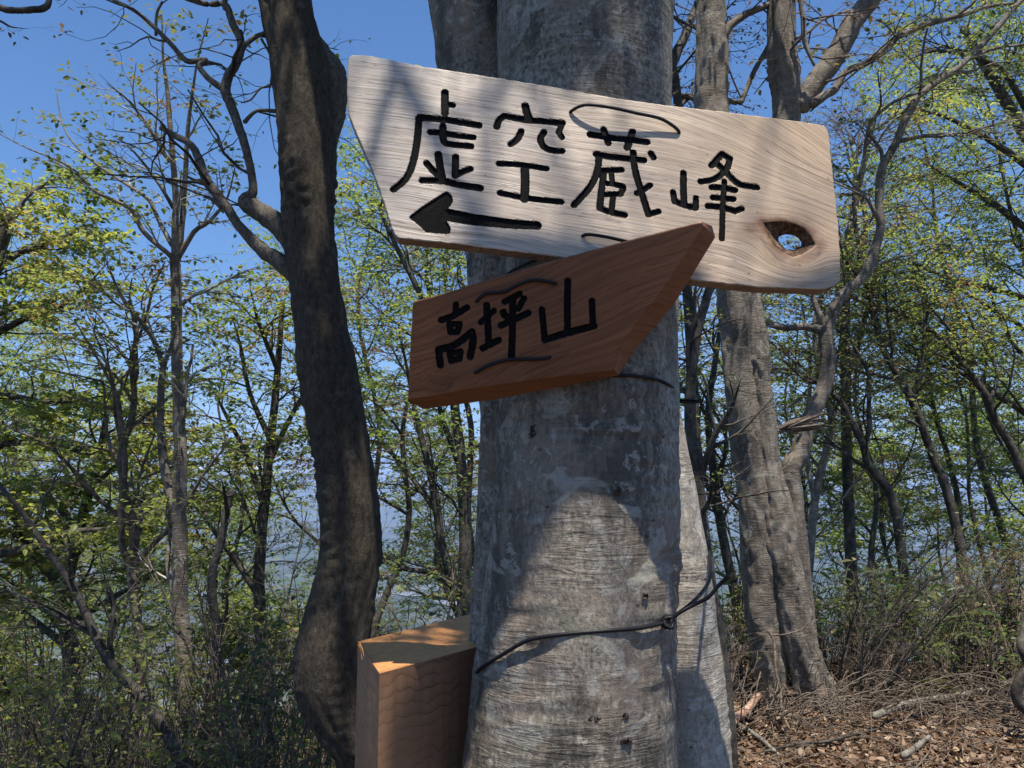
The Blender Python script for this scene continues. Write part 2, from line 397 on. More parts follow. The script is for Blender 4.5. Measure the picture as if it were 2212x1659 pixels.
def big_trunk(name, rows, Y, mat, parent, sides=96, per=26, amp=.004, flute=0.0, seed=0, lumps=()):
    """a near trunk: rows (y, left edge, right edge[, distance]); closely spaced rings with swellings, wrinkles and fluting"""
    q = []
    for r in rows:
        D = r[3] if len(r) > 3 else Y
        c = P((r[1]+r[2])/2, r[0], D); q.append((c.x, c.y, c.z, (r[2]-r[1])/2/F*math.hypot(D, c.z-1.5)*.99))
    q = smooth_path(q, per); n = len(q)
    th = np.arange(sides)*2*math.pi/sides
    V = np.empty((n, sides, 3))
    for a in range(n):
        cx, cy, cz, R = q[a]
        for b in range(sides):
            nx, ny = math.cos(th[b]), math.sin(th[b])
            s1 = noise.noise(Vector((nx*1.3+seed, ny*1.3, cz*2.2)))
            s2 = noise.noise(Vector((nx*4+seed, ny*4, cz*11)))
            s3 = noise.noise(Vector((nx*2.2+seed, ny*2.2, cz*55)))
            w_ = max(0, noise.noise(Vector((nx*1.1+9, ny*1.1+seed, cz*2.7)))+.25)
            fl = flute*math.sin(th[b]*5+seed+cz*.6)*R
            rad = R+amp*(s1*2.2+s2*.8+s3*1.9*w_)+fl
            px, py, pz = cx+nx*rad, cy+ny*rad, cz
            V[a, b] = (px, py, pz)
    for (lp, lr, lh) in lumps:
        dv = V-np.array(lp)[None, None]; d2 = (dv**2).sum(-1)
        nrm = V-q[:, None, :3]; nrm[..., 2] = 0; nrm /= np.linalg.norm(nrm, axis=-1)[..., None]
        V += nrm*(lh*np.exp(-d2/lr**2))[..., None]
    i = np.arange(n-1)[:, None]*sides; j = np.arange(sides)[None]; j2 = (j+1) % sides
    f = np.stack([i+j, i+sides+j, i+sides+j2, i+j2], -1).reshape(-1, 4)[:, ::-1]
    return mesh_obj(name, V.reshape(-1, 3), f, mat, parent), q

# --- the main beech that carries the boards
T0Y = 1.62
mb = thing('beech_tree', (.14, T0Y, hz(.14, T0Y)), 'thick grey three-stemmed beech carrying the wooden boards', 'tree')
MAIN = [(-1500, 1120, 1390, 1.75), (-800, 1105, 1415, 1.68), (-300, 1095, 1428, 1.64), (0, 1092, 1432), (215, 1088, 1436), (500, 1086, 1450), (660, 1085, 1459), (860, 1080, 1466), (1000, 1072, 1469), (1200, 1060, 1466),
        (1350, 1045, 1458), (1500, 1035, 1450), (1659, 1020, 1445), (2100, 985, 1450), (2900, 900, 1480), (3600, 800, 1560)]
bark_lumps = [(P(1348, 130, 1.45), .035, .012), (P(1285, 1548, 1.45), .018, .009), (P(1355, 1430, 1.45), .02, -.004), (P(1130, 950, 1.46), .03, -.006)]
_, mainq = big_trunk('trunk', MAIN, T0Y, M['beech'], mb, 150, 24, .0045, .012, 3.0, bark_lumps)
big_trunk('side_stem', [(-1500, 700, 860, 1.9), (-600, 850, 1010, 1.9), (0, 938, 1100), (140, 953, 1110), (300, 975, 1125), (540, 1006, 1160), (700, 1022, 1175), (870, 1038, 1190), (1100, 1034, 1190), (1300, 1018, 1190), (1500, 1010, 1190), (1659, 1005, 1200), (2300, 960, 1200), (3300, 850, 1250)],
          1.86, M['beech'], mb, 90, 14, .005, .02, 8.0)
big_trunk('side_stem', [(-900, 1150, 1300, 2.3), (200, 1215, 1380, 2.1), (600, 1260, 1425), (800, 1270, 1455), (880, 1275, 1466), (1000, 1290, 1491), (1200, 1320, 1526), (1350, 1340, 1543), (1500, 1350, 1560), (1659, 1360, 1571), (2300, 1380, 1620), (3000, 1380, 1690)],
          1.9, M['beech_pale'], mb, 110, 18, .004, .012, 14.0)
# knots and small scars on the main trunk
def on_trunk(x, y, off=0.0, q=None):
    q = mainq if q is None else q
    Y = 1.1
    while Y < 2.2:
        p = P(x, y, Y)
        k = int(np.argmin(abs(q[:, 2]-p.z))); c = q[k]
        if math.hypot(p.x-c[0], p.y-c[1]) < c[3]+off: return p
        Y += .0015
    k = int(np.argmin(abs(q[:, 2]-P(x, y, q[len(q)//2][1]).z))); return Vector((q[k, 0]+math.copysign(q[k, 3]+off, P(x, y, 1.6).x-q[k, 0]), q[k, 1], q[k, 2]))
s = N('knot_scar'); M['scar'] = s.finish(s.ramp(s.noise(s.obj(), 200, 4), [(.4, (.02,.015,.012)), (.7, (.13,.10,.08))]), .9, s.bump(s.noise(s.obj(), 160, 4), 1, .005))
for (x, y, wx, wy) in ((1284, 1552, 22, 9), (1352, 1600, 12, 5), (1336, 1063, 6, 9), (1350, 1548, 14, 5), (1395, 1290, 5, 4), (1150, 930, 4, 16)):
    if wx == 0: continue
    p = on_trunk(x, y, .004); m = Mesh()
    for k in range(9):
        a = k*.7; rr_ = random.uniform(.3, 1)
        c0 = p+Vector((wx/F*1.4*math.cos(a)*rr_, 0, wy/F*1.4*math.sin(a)*rr_)); c1 = c0+Vector((random.uniform(-.006, .006), -.004, random.uniform(-.004, .006)))
        m.tube([c0+Vector((0, .006, 0)), c0, c1], [.0035, .003, .0008], 5)
    m.build('knot', M['scar'], mb)
# crown of the main beech, above the picture, which throws the dappled shade
for cpt, rad, pr in tuple((P(x_, y_+(x_-760)*.13, 1.39), .085, 1) for x_ in range(745, 1830, 85) for y_ in (130, 215, 300, 390, 480))+((P(1340, 1000, 1.45), .15, .93), (P(1340, 1150, 1.45), .2, .95), (P(1330, 1320, 1.45), .2, .93), (P(1340, 1500, 1.43), .2, .96), (P(1320, 1660, 1.42), .2, .93), (P(1500, 1050, 1.9), .2, .97), (P(1500, 1300, 1.9), .24, .97), (P(1500, 1600, 1.9), .24, .97), (P(840, 1420, 1.55), .2, 1), (P(850, 1560, 1.5), .2, 1), (P(780, 1180, 2.3), .12, 1), (P(720, 150, 2.3), .12, .9), (P(700, 1480, 2.3), .12, .8), (P(1640, 900, 5.5), .35, .85),
                     (P(1740, 1400, 5.5), .7, .97), (P(1750, 1560, 5), .9, .85), (P(1950, 1600, 5), .9, .85), (P(2130, 1560, 5), .6, .85), (P(1620, 1640, 4.6), .5, .9)):
    LEAVES_SKIP.append((cpt, rad, pr))
t = Tree(101, dict(kids=[9, 11, 8], len=[2.6, 1.1, .5], rad=[.05, .016, .005], leaves=16, leaf=.085, tilt=.35, wob=.16, lw=.62))
for a, (az, ln) in enumerate(((.4, 3.4), (1.5, 3.2), (2.6, 3.0), (3.6, 3.2), (4.6, 3.0), (5.5, 3.0), (2.1, 3.6), (3.1, 3.4))):
    z0 = 4.6+.35*a
    base = np.array([.1+.04*a, 1.7, z0])
    dirn = np.array([math.sin(az), math.cos(az), .55])
    pts = [base]; d = unit(dirn)
    for k in range(8):
        d = unit(d+t.g.normal(0, .09, 3)); pts.append(pts[-1]+d*ln/8)
    t.axis(np.array(pts), np.linspace(.022 if 1.9 < az < 4.3 else .06, .010, 9), 1)
lq = smooth_path(np.array([tuple(np.array([x_, 1.40, z_])+np.array(SUN)*2.85)+(r_,) for x_, z_, r_ in ((-1.15, 2.2, .055), (-.9, 1.4, .052), (-.6, .98, .05), (-.3, .95, .05), (-.185, 1.02, .048), (-.12, 1.58, .05), (-.04, 1.69, .05), (.07, 1.72, .042), (.17, 1.73, .036), (.3, 1.72, .03), (.42, 1.70, .02))]+[(1.4, .7, 4.5, .012), (1.8, .8, 4.8, .008)]), 4)  # added limb out of view, shaped to shade red-brown board, trunk and timber
SHADE_LIMB = lq
t.wood.tube([np.array(P(1255, -1500, 1.75)), (.2, 1.9, 6.5), (.1, 2.0, 8.5)], [.17, .12, .05], 12)
t.finish(mb, M['beech'], M['bgdark'], M['leaf_fresh'])

# --- the dark rough tree on the left
lb = thing('rough_barked_tree', (-.3, 2.4, hz(-.3, 2.4)), 'dark rough-barked tree swelling at its foot, just left of the boards', 'tree')
LT = [(-1400, 420, 500), (-600, 500, 585), (-200, 545, 638), (0, 570, 662), (120, 590, 695), (300, 607, 720), (420, 611, 722), (500, 612, 723), (650, 626, 745), (800, 641, 775), (950, 672, 797), (1100, 690, 819), (1200, 689, 822), (1300, 666, 808),
      (1400, 646, 795), (1450, 642, 788), (1520, 655, 790), (1600, 700, 815), (1680, 750, 850), (1900, 800, 920), (2400, 790, 960), (2900, 740, 1000)]
_, ltq = big_trunk('trunk', LT, 2.4, M['rough'], lb, 100, 14, .007, .012, 21.0)
big_trunk('side_stem', [(-500, 560, 620, 2.5), (0, 622, 668, 2.5), (90, 655, 700, 2.48), (140, 680, 738), (190, 690, 746), (240, 688, 742), (300, 670, 728), (400, 650, 718), (520, 640, 710)], 2.47, M['limb'], lb, 60, 10, .006, .02, 31.0)
def k4(pts): return [(x*.3472, y*.3472, w_) for x, y, w_ in pts]
t = Tree(202, dict(kids=[0, 3, 4], len=[0, .45, .3], rad=[.02, .008, .003], leaves=2, leaf=.018, tilt=.5, wob=.25))
for rows in ([(1860,1560,34),(1750,1420,34),(1620,1320,30),(1525,1255,24),(1575,1190,16),(1560,1050,14),(1510,850,15),(1450,690,16),(1405,570,17),(1420,480,16),(1480,370,14),(1500,260,13),(1450,150,12),(1400,30,11),(1290,25,9),(1180,-5,8),(900,-120,7)],
             [(1900,1760,34),(1730,1620,26),(1640,1560,22),(1500,1420,17),(1400,1270,17),(1290,1130,17),(1235,980,14),(1180,895,12),(1080,840,11),(1000,795,8)],
             [(1400,560,12),(1300,490,10),(1240,410,9),(1285,380,10),(1240,375,9),(1160,378,9),(1070,280,8),(960,170,7),(850,75,6),(700,-5,5)],
             [(1505,300,9),(1560,250,8),(1620,215,7.5),(1760,185,9)],
             [(1520,760,8),(1580,700,6),(1640,685,6),(1780,700,9)],
             [(1300,1150,9),(1230,1130,7),(1170,1100,4)], [(1380,1290,10),(1320,1240,7),(1270,1220,5)], [(1560,1290,8),(1480,1275,4),(1420,1275,3)],
             [(1625,240,4.5),(1680,340,4),(1700,440,4),(1685,530,4),(1620,550,3.5),(1560,620,3),(1500,640,2)],
             [(1400,60,7),(1400,0,9),(1440,-80,9)], [(970,220,5),(975,90,4.5),(1010,10,4)]):
    rows = [(x*.3472, y*.3472, w_*.62 if w_ < 20 else w_*.7) for x, y, w_ in rows]
    pts, rad = pathpx(rows, 2.42, 5, .04)
    t.axis(pts, rad*1.0, 1, dens=.9 if len(rows) > 5 else .4)
bx, _ = pathpx([(540, -200, 8), (430, -450, 8), (330, -700, 8)], 2.4)
# crown above the picture
t.sp = dict(kids=[9, 11, 8], len=[2.4, 1.0, .45], rad=[.04, .013, .005], leaves=14, leaf=.08, tilt=.35, wob=.16)
for az, z0 in ((.6, 4.3), (1.9, 4.1), (2.9, 4.6), (4.0, 4.4), (5.2, 4.8), (1.2, 5.3), (2.4, 5.6)):
    pts = [np.array([-.95, 2.4, z0])]; d = unit([math.sin(az), math.cos(az), .45])
    for k in range(8): d = unit(d+t.g.normal(0, .09, 3)); pts.append(pts[-1]+d*2.7/8)
    t.axis(np.array(pts), np.linspace(.045, .012, 9), 1)
lo_ = np.vstack([[-.93, 2.4, 3.9, .06], [-1.0, 1.7, 4.5, .058], SHADE_LIMB]); lo_ = smooth_path(lo_, 2); t.wood.tube(lo_[:, :3], lo_[:, 3], 10)  # the added shading limb, joined to this tree's crown
t.finish(lb, M['limb'], M['bgdark'], M['leaf_fresh'])

def k1(rows, k=1.0): return [(1426+.3637*r[0], .3637*r[1], r[2]*.3637*k)+tuple(r[3:]) for r in rows]        # from the upper right view
def k2(rows, k=1.0): return [(1426+.3637*r[0], 548.6+.3637*r[1], r[2]*.3637*k)+tuple(r[3:]) for r in rows]  # from the middle right view

# --- the two-stemmed beech standing right of the boards
rb = thing('beech_tree', (P(1705, 1510, 5.6).x, 5.6, hz(2, 5.6)), 'grey beech with two fused stems and a cleft foot, right of the boards', 'tree')
big_trunk('trunk', [(-900, 1480, 1530, 6), (-200, 1512, 1563), (0, 1512, 1565), (120, 1508, 1568), (230, 1502, 1570), (400, 1525, 1600), (620, 1545, 1636), (800, 1560, 1646), (1000, 1585, 1670), (1150, 1600, 1690), (1300, 1612, 1703), (1400, 1622, 1699), (1480, 1636, 1696), (1530, 1638, 1692), (1700, 1630, 1690)], 5.6, M['beech_far'], rb, 70, 12, .014, .03, 40)
big_trunk('stem', [(-900, 1640, 1700, 5.8), (0, 1662, 1714, 5.7), (150, 1664, 1725, 5.7), (250, 1668, 1728, 5.7), (450, 1645, 1700, 5.65), (620, 1605, 1648), (750, 1612, 1658), (850, 1620, 1664), (1000, 1632, 1690), (1100, 1640, 1712), (1200, 1650, 1722), (1300, 1672, 1740), (1400, 1696, 1768), (1470, 1712, 1795), (1530, 1716, 1822), (1700, 1715, 1850)], 5.52, M['beech_far'], rb, 70, 12, .014, .03, 47)
t = Tree(303, dict(kids=[0, 5, 5], len=[0, .9, .45], rad=[.03, .012, .005], leaves=4, leaf=.045, tilt=.5, wob=.2))
for rows, Y in ((k1([(830,640,55),(880,560,60),(930,480,62),(1010,380,62),(1080,260,60),(1150,120,58),(1260,-10,52),(1400,-200,45)], .95), 5.65),
             (k1([(900,620,30),(990,560,24),(1040,530,22),(1100,430,20),(1230,370,19),(1330,290,18),(1420,215,17),(1600,140,16),(1800,85,14),(1960,35,10),(2100,20,7)]), 5.6),
             (k1([(380,220,22),(420,150,22),(520,80,19),(640,30,17),(760,-20,14)]), 5.7),
             (k1([(830,-20,14),(850,110,14),(860,250,14),(915,390,7)]), 5.5),
             (k1([(800,230,9),(880,190,8),(980,110,7),(1130,60,5)]), 5.6),
             (k1([(380,590,14),(470,610,16),(500,560,14),(560,420,14),(640,280,13),(680,180,10)]), 6.0)):
    pts, rad = pathpx(rows, Y, 5, .03); t.axis(pts, rad, 1, dens=.8)
for az, z0 in ((.3, 6.2), (1.6, 6.6), (2.7, 6.4), (3.8, 6.0), (5.0, 6.8)):
    pts = [np.array([P(1590, 0, 5.6).x, 5.6, z0])]; d = unit([math.sin(az), math.cos(az), .5])
    for k in range(8): d = unit(d+t.g.normal(0, .09, 3)); pts.append(pts[-1]+d*3/8)
    t.sp = dict(kids=[9, 8, 7], len=[2.4, 1.1, .5], rad=[.04, .013, .005], leaves=16, leaf=.08, tilt=.35, wob=.16)
    t.axis(np.array(pts), np.linspace(.06, .015, 9), 1)
t.finish(rb, M['beech_far'], M['twig'], M['leaf_brown'])
# torn, splintered branch stub on it
m = Mesh()
a, b = P(1678, 928, 5.5), P(1790, 905, 5.4)
for k in range(26):
    u0, u1 = random.uniform(0, .35), random.uniform(.45, 1)
    off = Vector((0, random.uniform(-.03, .03), random.uniform(-.035, .02)))
    q0, q1 = a.lerp(b, u0)+off, a.lerp(b, u1)+off*.7+Vector((0, 0, random.uniform(-.05, .05)))
    m.tube([q0, q0.lerp(q1, .5)+Vector((0, 0, random.uniform(-.008, .008))), q1], [.009, .008, .002], 4)
o = m.build('splintered_stub', M['twig'], rb); o['label'] = 'splintered grey broken branch stub'

# --- curved pale limb tree growing out just right of it
cb = thing('curved_beech', (P(1715, 1090, 5.9).x+.1, 5.95, hz(2, 5.95)), 'crooked pale grey tree with a three-way fork, right of the two-stemmed beech', 'tree')
t = Tree(404, dict(kids=[8, 5, 5], len=[1.1, .8, .4], rad=[.02, .012, .005], leaves=6, leaf=.045, tilt=.5, wob=.2))
for rows, kk in ((k2([(900,2900,60),(850,2100,60),(790,1500,62),(775,1290,64),(830,1180,58),(880,1000,48),(940,870,46),(985,760,44),(995,600,44),(985,470,44),(1020,350,34),(1060,270,31),(1110,215,30),(1200,140,30),(1260,20,28),(1290,-80,26),(1310,-170,25),(1300,-320,24),(1320,-510,24),(1400,-660,22),(1480,-860,20),(1600,-990,18),(1750,-1090,16),(1850,-1180,16),(2000,-1340,15),(2100,-1460,14),(2250,-1600,12)]), 0),
             (k2([(960,450,30),(850,432,22),(740,440,20),(660,420,18),(600,395,15),(520,330,10)]), 1),
             (k2([(975,430,26),(935,340,19),(905,240,15),(880,180,9)]), 1),
             (k1([(1320,960,12),(1310,890,11),(1250,810,8)]), 1),
             (k1([(1180,1060,12),(1210,960,10),(1220,850,10),(1250,730,9),(1340,640,9),(1420,590,9),(1500,560,10)]), 1),
             (k1([(1840,350,10),(1950,300,9),(2050,275,8),(2170,265,7)]), 1),
             (k1([(1400,850,10),(1530,600,9),(1600,500,9),(1700,430,8)]), 1)):
    pts, rad = pathpx(rows, 5.95, 5, .03); t.axis(pts, rad, 0 if kk == 0 else 1, t0=.5, dens=.9)
t.finish(cb, M['beech_far'], M['bgwood'], M['leaf_olive'])

# --- other trees drawn one by one: (name, label, paths, distance, bark, twig, leaf, spec, tint)
SP = dict(kids=[11, 7, 6], len=[1.5, .8, .42], rad=[.018, .009, .0035], leaves=9, leaf=.05, tilt=.35, wob=.17)
def sp(**k): d = dict(SP); d.update(k); return d
R_ = [
 ('slender_tree', 'slender straight grey tree with sunlit forking top, left of the dark rough tree',
  [[(432,2200,26),(425,1900,24),(413,1659,20),(402,1500,19),(392,1350,18),(388,1200,17),(388,1050,16),(389,950,14.5),(383,800,13),(381,700,12),(380,600,12),(378,560,12)],
   [(380,580,10),(378,520,9),(380,430,8),(372,330,7),(362,200,6),(352,120,5),(350,30,4)], [(380,560,8),(392,500,7),(403,330,6),(408,260,5),(425,140,4),(450,40,3)],
   [(378,1100,12),(362,1040,12),(350,960,11),(347,880,10),(352,800,10),(365,760,9),(375,720,8)], [(352,790,7),(335,740,6),(300,690,5),(262,640,5),(240,590,4),(222,545,3)],
   [(385,690,6),(400,650,5),(450,625,4.5),(520,590,3.5),(560,575,2.5)], [(383,560,7),(420,500,6),(450,480,5),(490,430,4),(510,350,3)],
   [(378,560,7),(360,545,6),(310,500,6),(280,450,5),(200,410,4),(150,360,4),(60,320,3),(0,290,2.5)], [(372,530,6),(340,470,5),(320,430,5),(260,390,4),(190,340,4),(140,280,3.5),(120,190,3)],
   [(365,350,4),(330,290,4),(280,220,3.5),(230,180,3)], [(375,450,5),(345,400,4),(300,340,3.5),(250,290,3)]], 4.8, 'beech_far', 'white', 'leaf_olive', sp(kids=[3,5,5], len=[.7,.45,.28], leaves=6, leaf=.046, ang=(.4,.9)), (.3,.85), 0),  # trunk darker for its shade, twigs paler for sun, both by colour
 ('thin_tree', 'thin wavy brown sapling with two crossing stems, at the left side among green sprays',
  [[(330,2000,15),(310,1750,14),(293,1580,13),(300,1400,12),(295,1330,11),(285,1230,11),(290,1150,11),(270,1060,9),(262,980,9),(285,900,8),(290,850,7),(285,780,7),(295,720,6),(280,650,5)],
   [(285,1230,8),(265,1180,8),(262,1090,8),(270,1010,7),(260,900,7),(250,850,6),(225,800,5),(190,740,4.5),(160,690,4)]], 5.0, 'twig', 'twig', 'leaf_fresh', sp(kids=[12,6,6], len=[1.0,.6,.32], leaves=8, leaf=.045), (.35,.9), 0),
 ('dead_snag', 'dark broken forked snag without leaves, between the slender tree and the dark rough tree',
  [[(440,2000,16),(450,1659,14),(452,1530,14),(462,1450,13),(470,1370,11),(458,1290,10),(458,1240,10),(478,1170,9),(490,1100,8),(500,1060,7)], [(492,1110,6),(486,1070,4.5),(479,1036,3)]], 4.4, 'bgdark', 'bgdark', None, sp(kids=[2,2,0], len=[.3,.2,.1], leaves=0, levels=2), (0,1), 0),
 ('leaning_tree', 'dark slanting thin trunk crossing the lower left corner of the view',
  [[(430,1720,17),(400,1659,16),(365,1590,14),(300,1500,13),(240,1430,12),(205,1370,10),(165,1280,9),(110,1200,8),(50,1110,6),(0,1050,5)], [(200,1370,6),(120,1330,5),(60,1300,4),(0,1270,4)]], 3.6, 'bgdark', 'bgdark', 'leaf_olive', sp(kids=[5,4,4], len=[.6,.4,.25], leaves=3, leaf=.04), (.2,.8), 0),
 ('bushy_tree', 'yellow-green leafy tree reaching in from the left edge below the bare sky',
  [[(-260,2400,30),(-200,1700,28),(-150,1200,24),(-90,900,20),(-40,650,14),(20,450,9)], [(-150,1250,14),(-40,1205,12),(60,1185,11),(150,1150,9),(240,1140,7),(330,1100,5)], [(-120,1000,12),(0,960,9),(120,960,8),(200,980,6),(330,950,4)],
   [(-100,900,12),(0,855,8),(120,870,6),(250,850,4)], [(-60,750,11),(50,690,8),(150,650,6),(240,560,4)], [(-50,650,10),(20,560,8),(120,520,6),(230,470,4)], [(0,560,8),(40,450,6),(90,400,5),(160,370,3)]], 6.2, 'bgdark', 'bgdark', 'leaf_yellow', sp(kids=[6,9,8], len=[1.0,.62,.38], leaves=18, leaf=.072, wob=.18), (.45,1.0), 0),
 ('maple_tree', 'bright green maple behind the thin wavy sapling, filling the lower left',
  [[(150,2200,22),(150,1700,20),(155,1450,18),(140,1300,15),(170,1150,12),(210,1000,9),(230,900,6)], [(150,1400,10),(60,1330,8),(-30,1250,6)], [(150,1350,10),(230,1300,8),(320,1250,6),(420,1230,4)], [(160,1200,9),(230,1130,7),(310,1080,5),(350,1010,3)], [(150,1300,9),(60,1180,7),(10,1080,5)],
   [(170,1150,8),(100,1060,6),(60,980,4)], [(200,1050,6),(280,980,5),(340,930,3)]], 7.5, 'bgdark', 'bgdark', 'leaf_fresh', sp(kids=[7,8,8], len=[1.1,.75,.45], leaves=18, leaf=.075, wob=.18), (.4,.95), 0),
 ('broadleaf_tree', 'green leafy tree filling the gap between the slender tree and the dark rough tree',
  [[(600,2300,18),(590,1800,17),(575,1500,15),(560,1250,13),(580,1000,11),(600,800,8),(610,650,5)], [(570,1300,9),(500,1200,7),(450,1130,5),(410,1080,3)], [(575,1100,9),(530,980,7),(480,880,5),(450,820,4)], [(585,950,8),(540,850,6),(520,750,5),(500,680,3)], [(580,1000,8),(640,880,6),(700,800,4)], [(600,800,6),(560,700,5),(540,620,3)]], 7.0, 'bgdark', 'twig', 'leaf_fresh', sp(kids=[6,7,8], len=[.9,.65,.42], leaves=15, leaf=.058), (.3,.85), 0),
 ('broadleaf_tree', 'green tree with dark stems seen between the dark rough tree and the board-carrying beech',
  [[(1000,2300,20),(1000,1800,18),(990,1500,17),(1005,1250,15),(1000,1050,13),(985,900,11),(960,750,9),(900,620,7),(850,520,5),(810,430,3)], [(1000,1300,13),(960,1200,11),(935,1050,10),(900,900,8),(880,800,7),(860,700,5)], [(990,1000,8),(950,880,6),(940,760,5),(950,660,4)], [(940,1100,8),(880,1020,6),(820,950,5),(790,900,3)], [(1000,1280,8),(930,1240,7),(860,1225,6),(810,1200,4)], [(960,760,6),(1000,650,5),(990,560,3)]], 6.6, 'bgdark', 'bgdark', 'leaf_fresh', sp(kids=[6,7,8], len=[.9,.7,.42], leaves=12, leaf=.052), (.15,.85), 0),
 ('shaded_tree', 'rough brown stem rising close behind the sunlit side stem of the board-carrying beech',
  [[(1600,2000,22),(1575,1659,20),(1560,1450,19),(1530,1250,18),(1515,1130,17),(1500,1000,16),(1490,900,14),(1495,800,12),(1510,700,11),(1540,600,10),(1560,500,9)], [(1508,1050,9),(1540,950,8),(1580,880,6),(1600,820,4)], [(1495,850,7),(1485,760,6),(1500,680,5),(1470,620,3)]], 4.4, 'bgdark', 'bgdark', 'leaf_olive', sp(kids=[4,5,6], len=[.5,.45,.3], leaves=6, leaf=.045), (.2,.8), 0),
 ('background_tree', 'dark forked tree right of the beech with the cleft foot, its lower stem leaning right',
  [k2([(1500,2300,34),(1420,1659,36),(1400,1550,36),(1370,1430,36),(1300,1330,34),(1230,1240,30),(1210,1150,28),(1150,1020,26),(1080,890,24),(1010,820,20),(930,770,14),(850,740,10),(720,620,8)]), k2([(1205,1150,20),(1240,1050,20),(1240,900,18),(1240,720,17),(1180,600,16),(1120,480,14),(1100,320,13),(1090,100,11),(1060,-200,9)])], 7.4, 'bgdark', 'bgdark', 'leaf_olive', sp(kids=[9,7,7], len=[1.2,.8,.45], leaves=9), (.2,.8), 0),
 ('background_tree', 'tall leaning mossy stem in the thicket, right of the crooked pale tree',
  [k2([(1900,2500,40),(1790,1800,36),(1760,1640,35),(1700,1400,34),(1620,1200,32),(1550,1000,30),(1480,840,29),(1400,700,27),(1320,550,26),(1280,400,24),(1230,200,22),(1190,0,18),(1150,-300,14),(1180,-700,9)]), k2([(1330,560,15),(1420,420,12),(1420,280,11),(1500,100,9),(1480,-100,7)]), k2([(1540,900,14),(1520,750,12),(1530,600,10),(1400,450,8)])], 8.0, 'bgdark', 'bgdark', 'leaf_fresh', sp(kids=[10,8,7], len=[1.3,.85,.5], leaves=11, leaf=.052), (.15,.85), 0),
 ('background_tree', 'slanting dark tree at the right whose upper limbs sweep up leftwards',
  [k2([(2450,2300,40),(2300,1700,36),(2200,1400,34),(2090,1150,32),(2000,1000,30),(1940,850,28),(1850,720,25),(1750,600,22),(1640,480,20),(1500,390,17),(1380,330,14),(1250,280,10),(1130,200,7)]), k2([(1960,880,16),(2000,700,14),(1900,500,12),(1800,300,11),(1720,100,9),(1600,-200,8)]), k2([(1830,700,13),(1740,480,11),(1560,250,9),(1490,0,8),(1400,-200,6)])], 8.6, 'bgdark', 'bgdark', 'leaf_fresh', sp(kids=[11,8,7], len=[1.4,.9,.5], leaves=11, leaf=.054), (.1,.8), 0),
 ('background_tree', 'dark tree with long diagonal limbs at the right edge, above the bamboo grass',
  [k2([(2800,1900,36),(2600,1400,32),(2400,1150,28),(2160,940,25),(2000,840,22),(1900,770,20),(1750,690,16),(1600,640,12),(1450,560,9)]), k2([(2500,700,24),(2160,440,20),(2000,350,17),(1850,250,14),(1700,180,11),(1540,60,8)]), k2([(2600,800,22),(2300,620,20),(2160,600,18),(2050,450,15),(1950,200,13),(1930,0,10),(1850,-200,8)])], 9.6, 'bgdark', 'bgdark', 'leaf_yellow', sp(kids=[11,8,7], len=[1.5,1.0,.55], leaves=11, leaf=.056), (.0,.65), 0),
 ('background_tree', 'densely leaved tree crown in the upper right corner',
  [[(2600,2200,40),(2520,1600,36),(2450,1000,30),(2380,600,24),(2250,350,18),(2150,180,13),(2080,60,9)], [(2450,800,16),(2330,600,13),(2200,480,11),(2080,400,9),(1990,350,7)], [(2400,600,15),(2280,420,12),(2180,330,10),(2060,260,8),(1960,230,6)], [(2350,450,14),(2300,250,12),(2250,100,9),(2200,-50,7)], [(2350,700,12),(2200,640,10),(2050,600,8),(1950,560,6)], [(2250,300,10),(2160,150,8),(2030,110,6),(1960,130,4)]], 9.4, 'bgdark', 'bgdark', 'leaf_yellow', sp(kids=[9,9,8], len=[1.5,1.0,.55], leaves=13, leaf=.062), (.1,.7), 0),
 ('background_tree', 'upright dark-stemmed tree directly behind the crooked pale tree',
  [[(1790,2000,14),(1770,1500,14),(1745,1300,13),(1750,1200,12),(1760,1080,11),(1790,950,10),(1795,900,9),(1770,800,8),(1760,700,7),(1790,600,6),(1850,450,5)], [(1760,1080,8),(1745,1000,8),(1745,900,7),(1750,800,6),(1740,700,5),(1720,600,4)], [(1795,920,6),(1830,800,5),(1860,700,4)]], 8.2, 'bgwood', 'twig', 'leaf_brown', sp(kids=[9,7,6], len=[1.1,.75,.4], leaves=5, leaf=.05), (.1,.8), 0),
 ('background_tree', 'thin many-stemmed tree seen below the pale board between the board-carrying beech and the cleft beech',
  [[(1660,2100,16),(1620,1500,15),(1590,1300,14),(1560,1150,13),(1545,1050,12),(1530,900,10),(1545,780,8),(1560,680,6)], [(1590,1300,8),(1650,1180,7),(1560,1050,6),(1570,950,6),(1520,850,5),(1480,760,4),(1470,650,3)], [(1560,1150,7),(1520,1020,6),(1510,900,5),(1540,800,4)]], 7.0, 'bgdark', 'bgdark', 'leaf_yellow', sp(kids=[7,7,6], len=[.8,.6,.4], leaves=9, leaf=.05), (.2,.9), 0),
 ('bare_tree', 'bare grey tree with crossing leafless limbs above the middle of the pale board',
  [[(1520,1400,14),(1490,700,12),(1470,500,12),(1468,330,11),(1462,200,10),(1448,120,9),(1436,60,8)], [(1436,190,11),(1460,120,12),(1490,50,12),(1520,-40,12)], [(1440,195,6),(1470,205,6),(1510,215,5),(1560,222,4)], [(1436,20,3.5),(1460,40,4),(1500,60,4),(1540,90,4)]], 6.6, 'bgdark', 'twig', 'leaf_brown', sp(kids=[7,7,6], len=[1.1,.7,.4], leaves=3, leaf=.04), (.2,.7), 0),
 ('russet_tree', 'fine-twigged tree with russet young leaves right behind the end of the pale board',
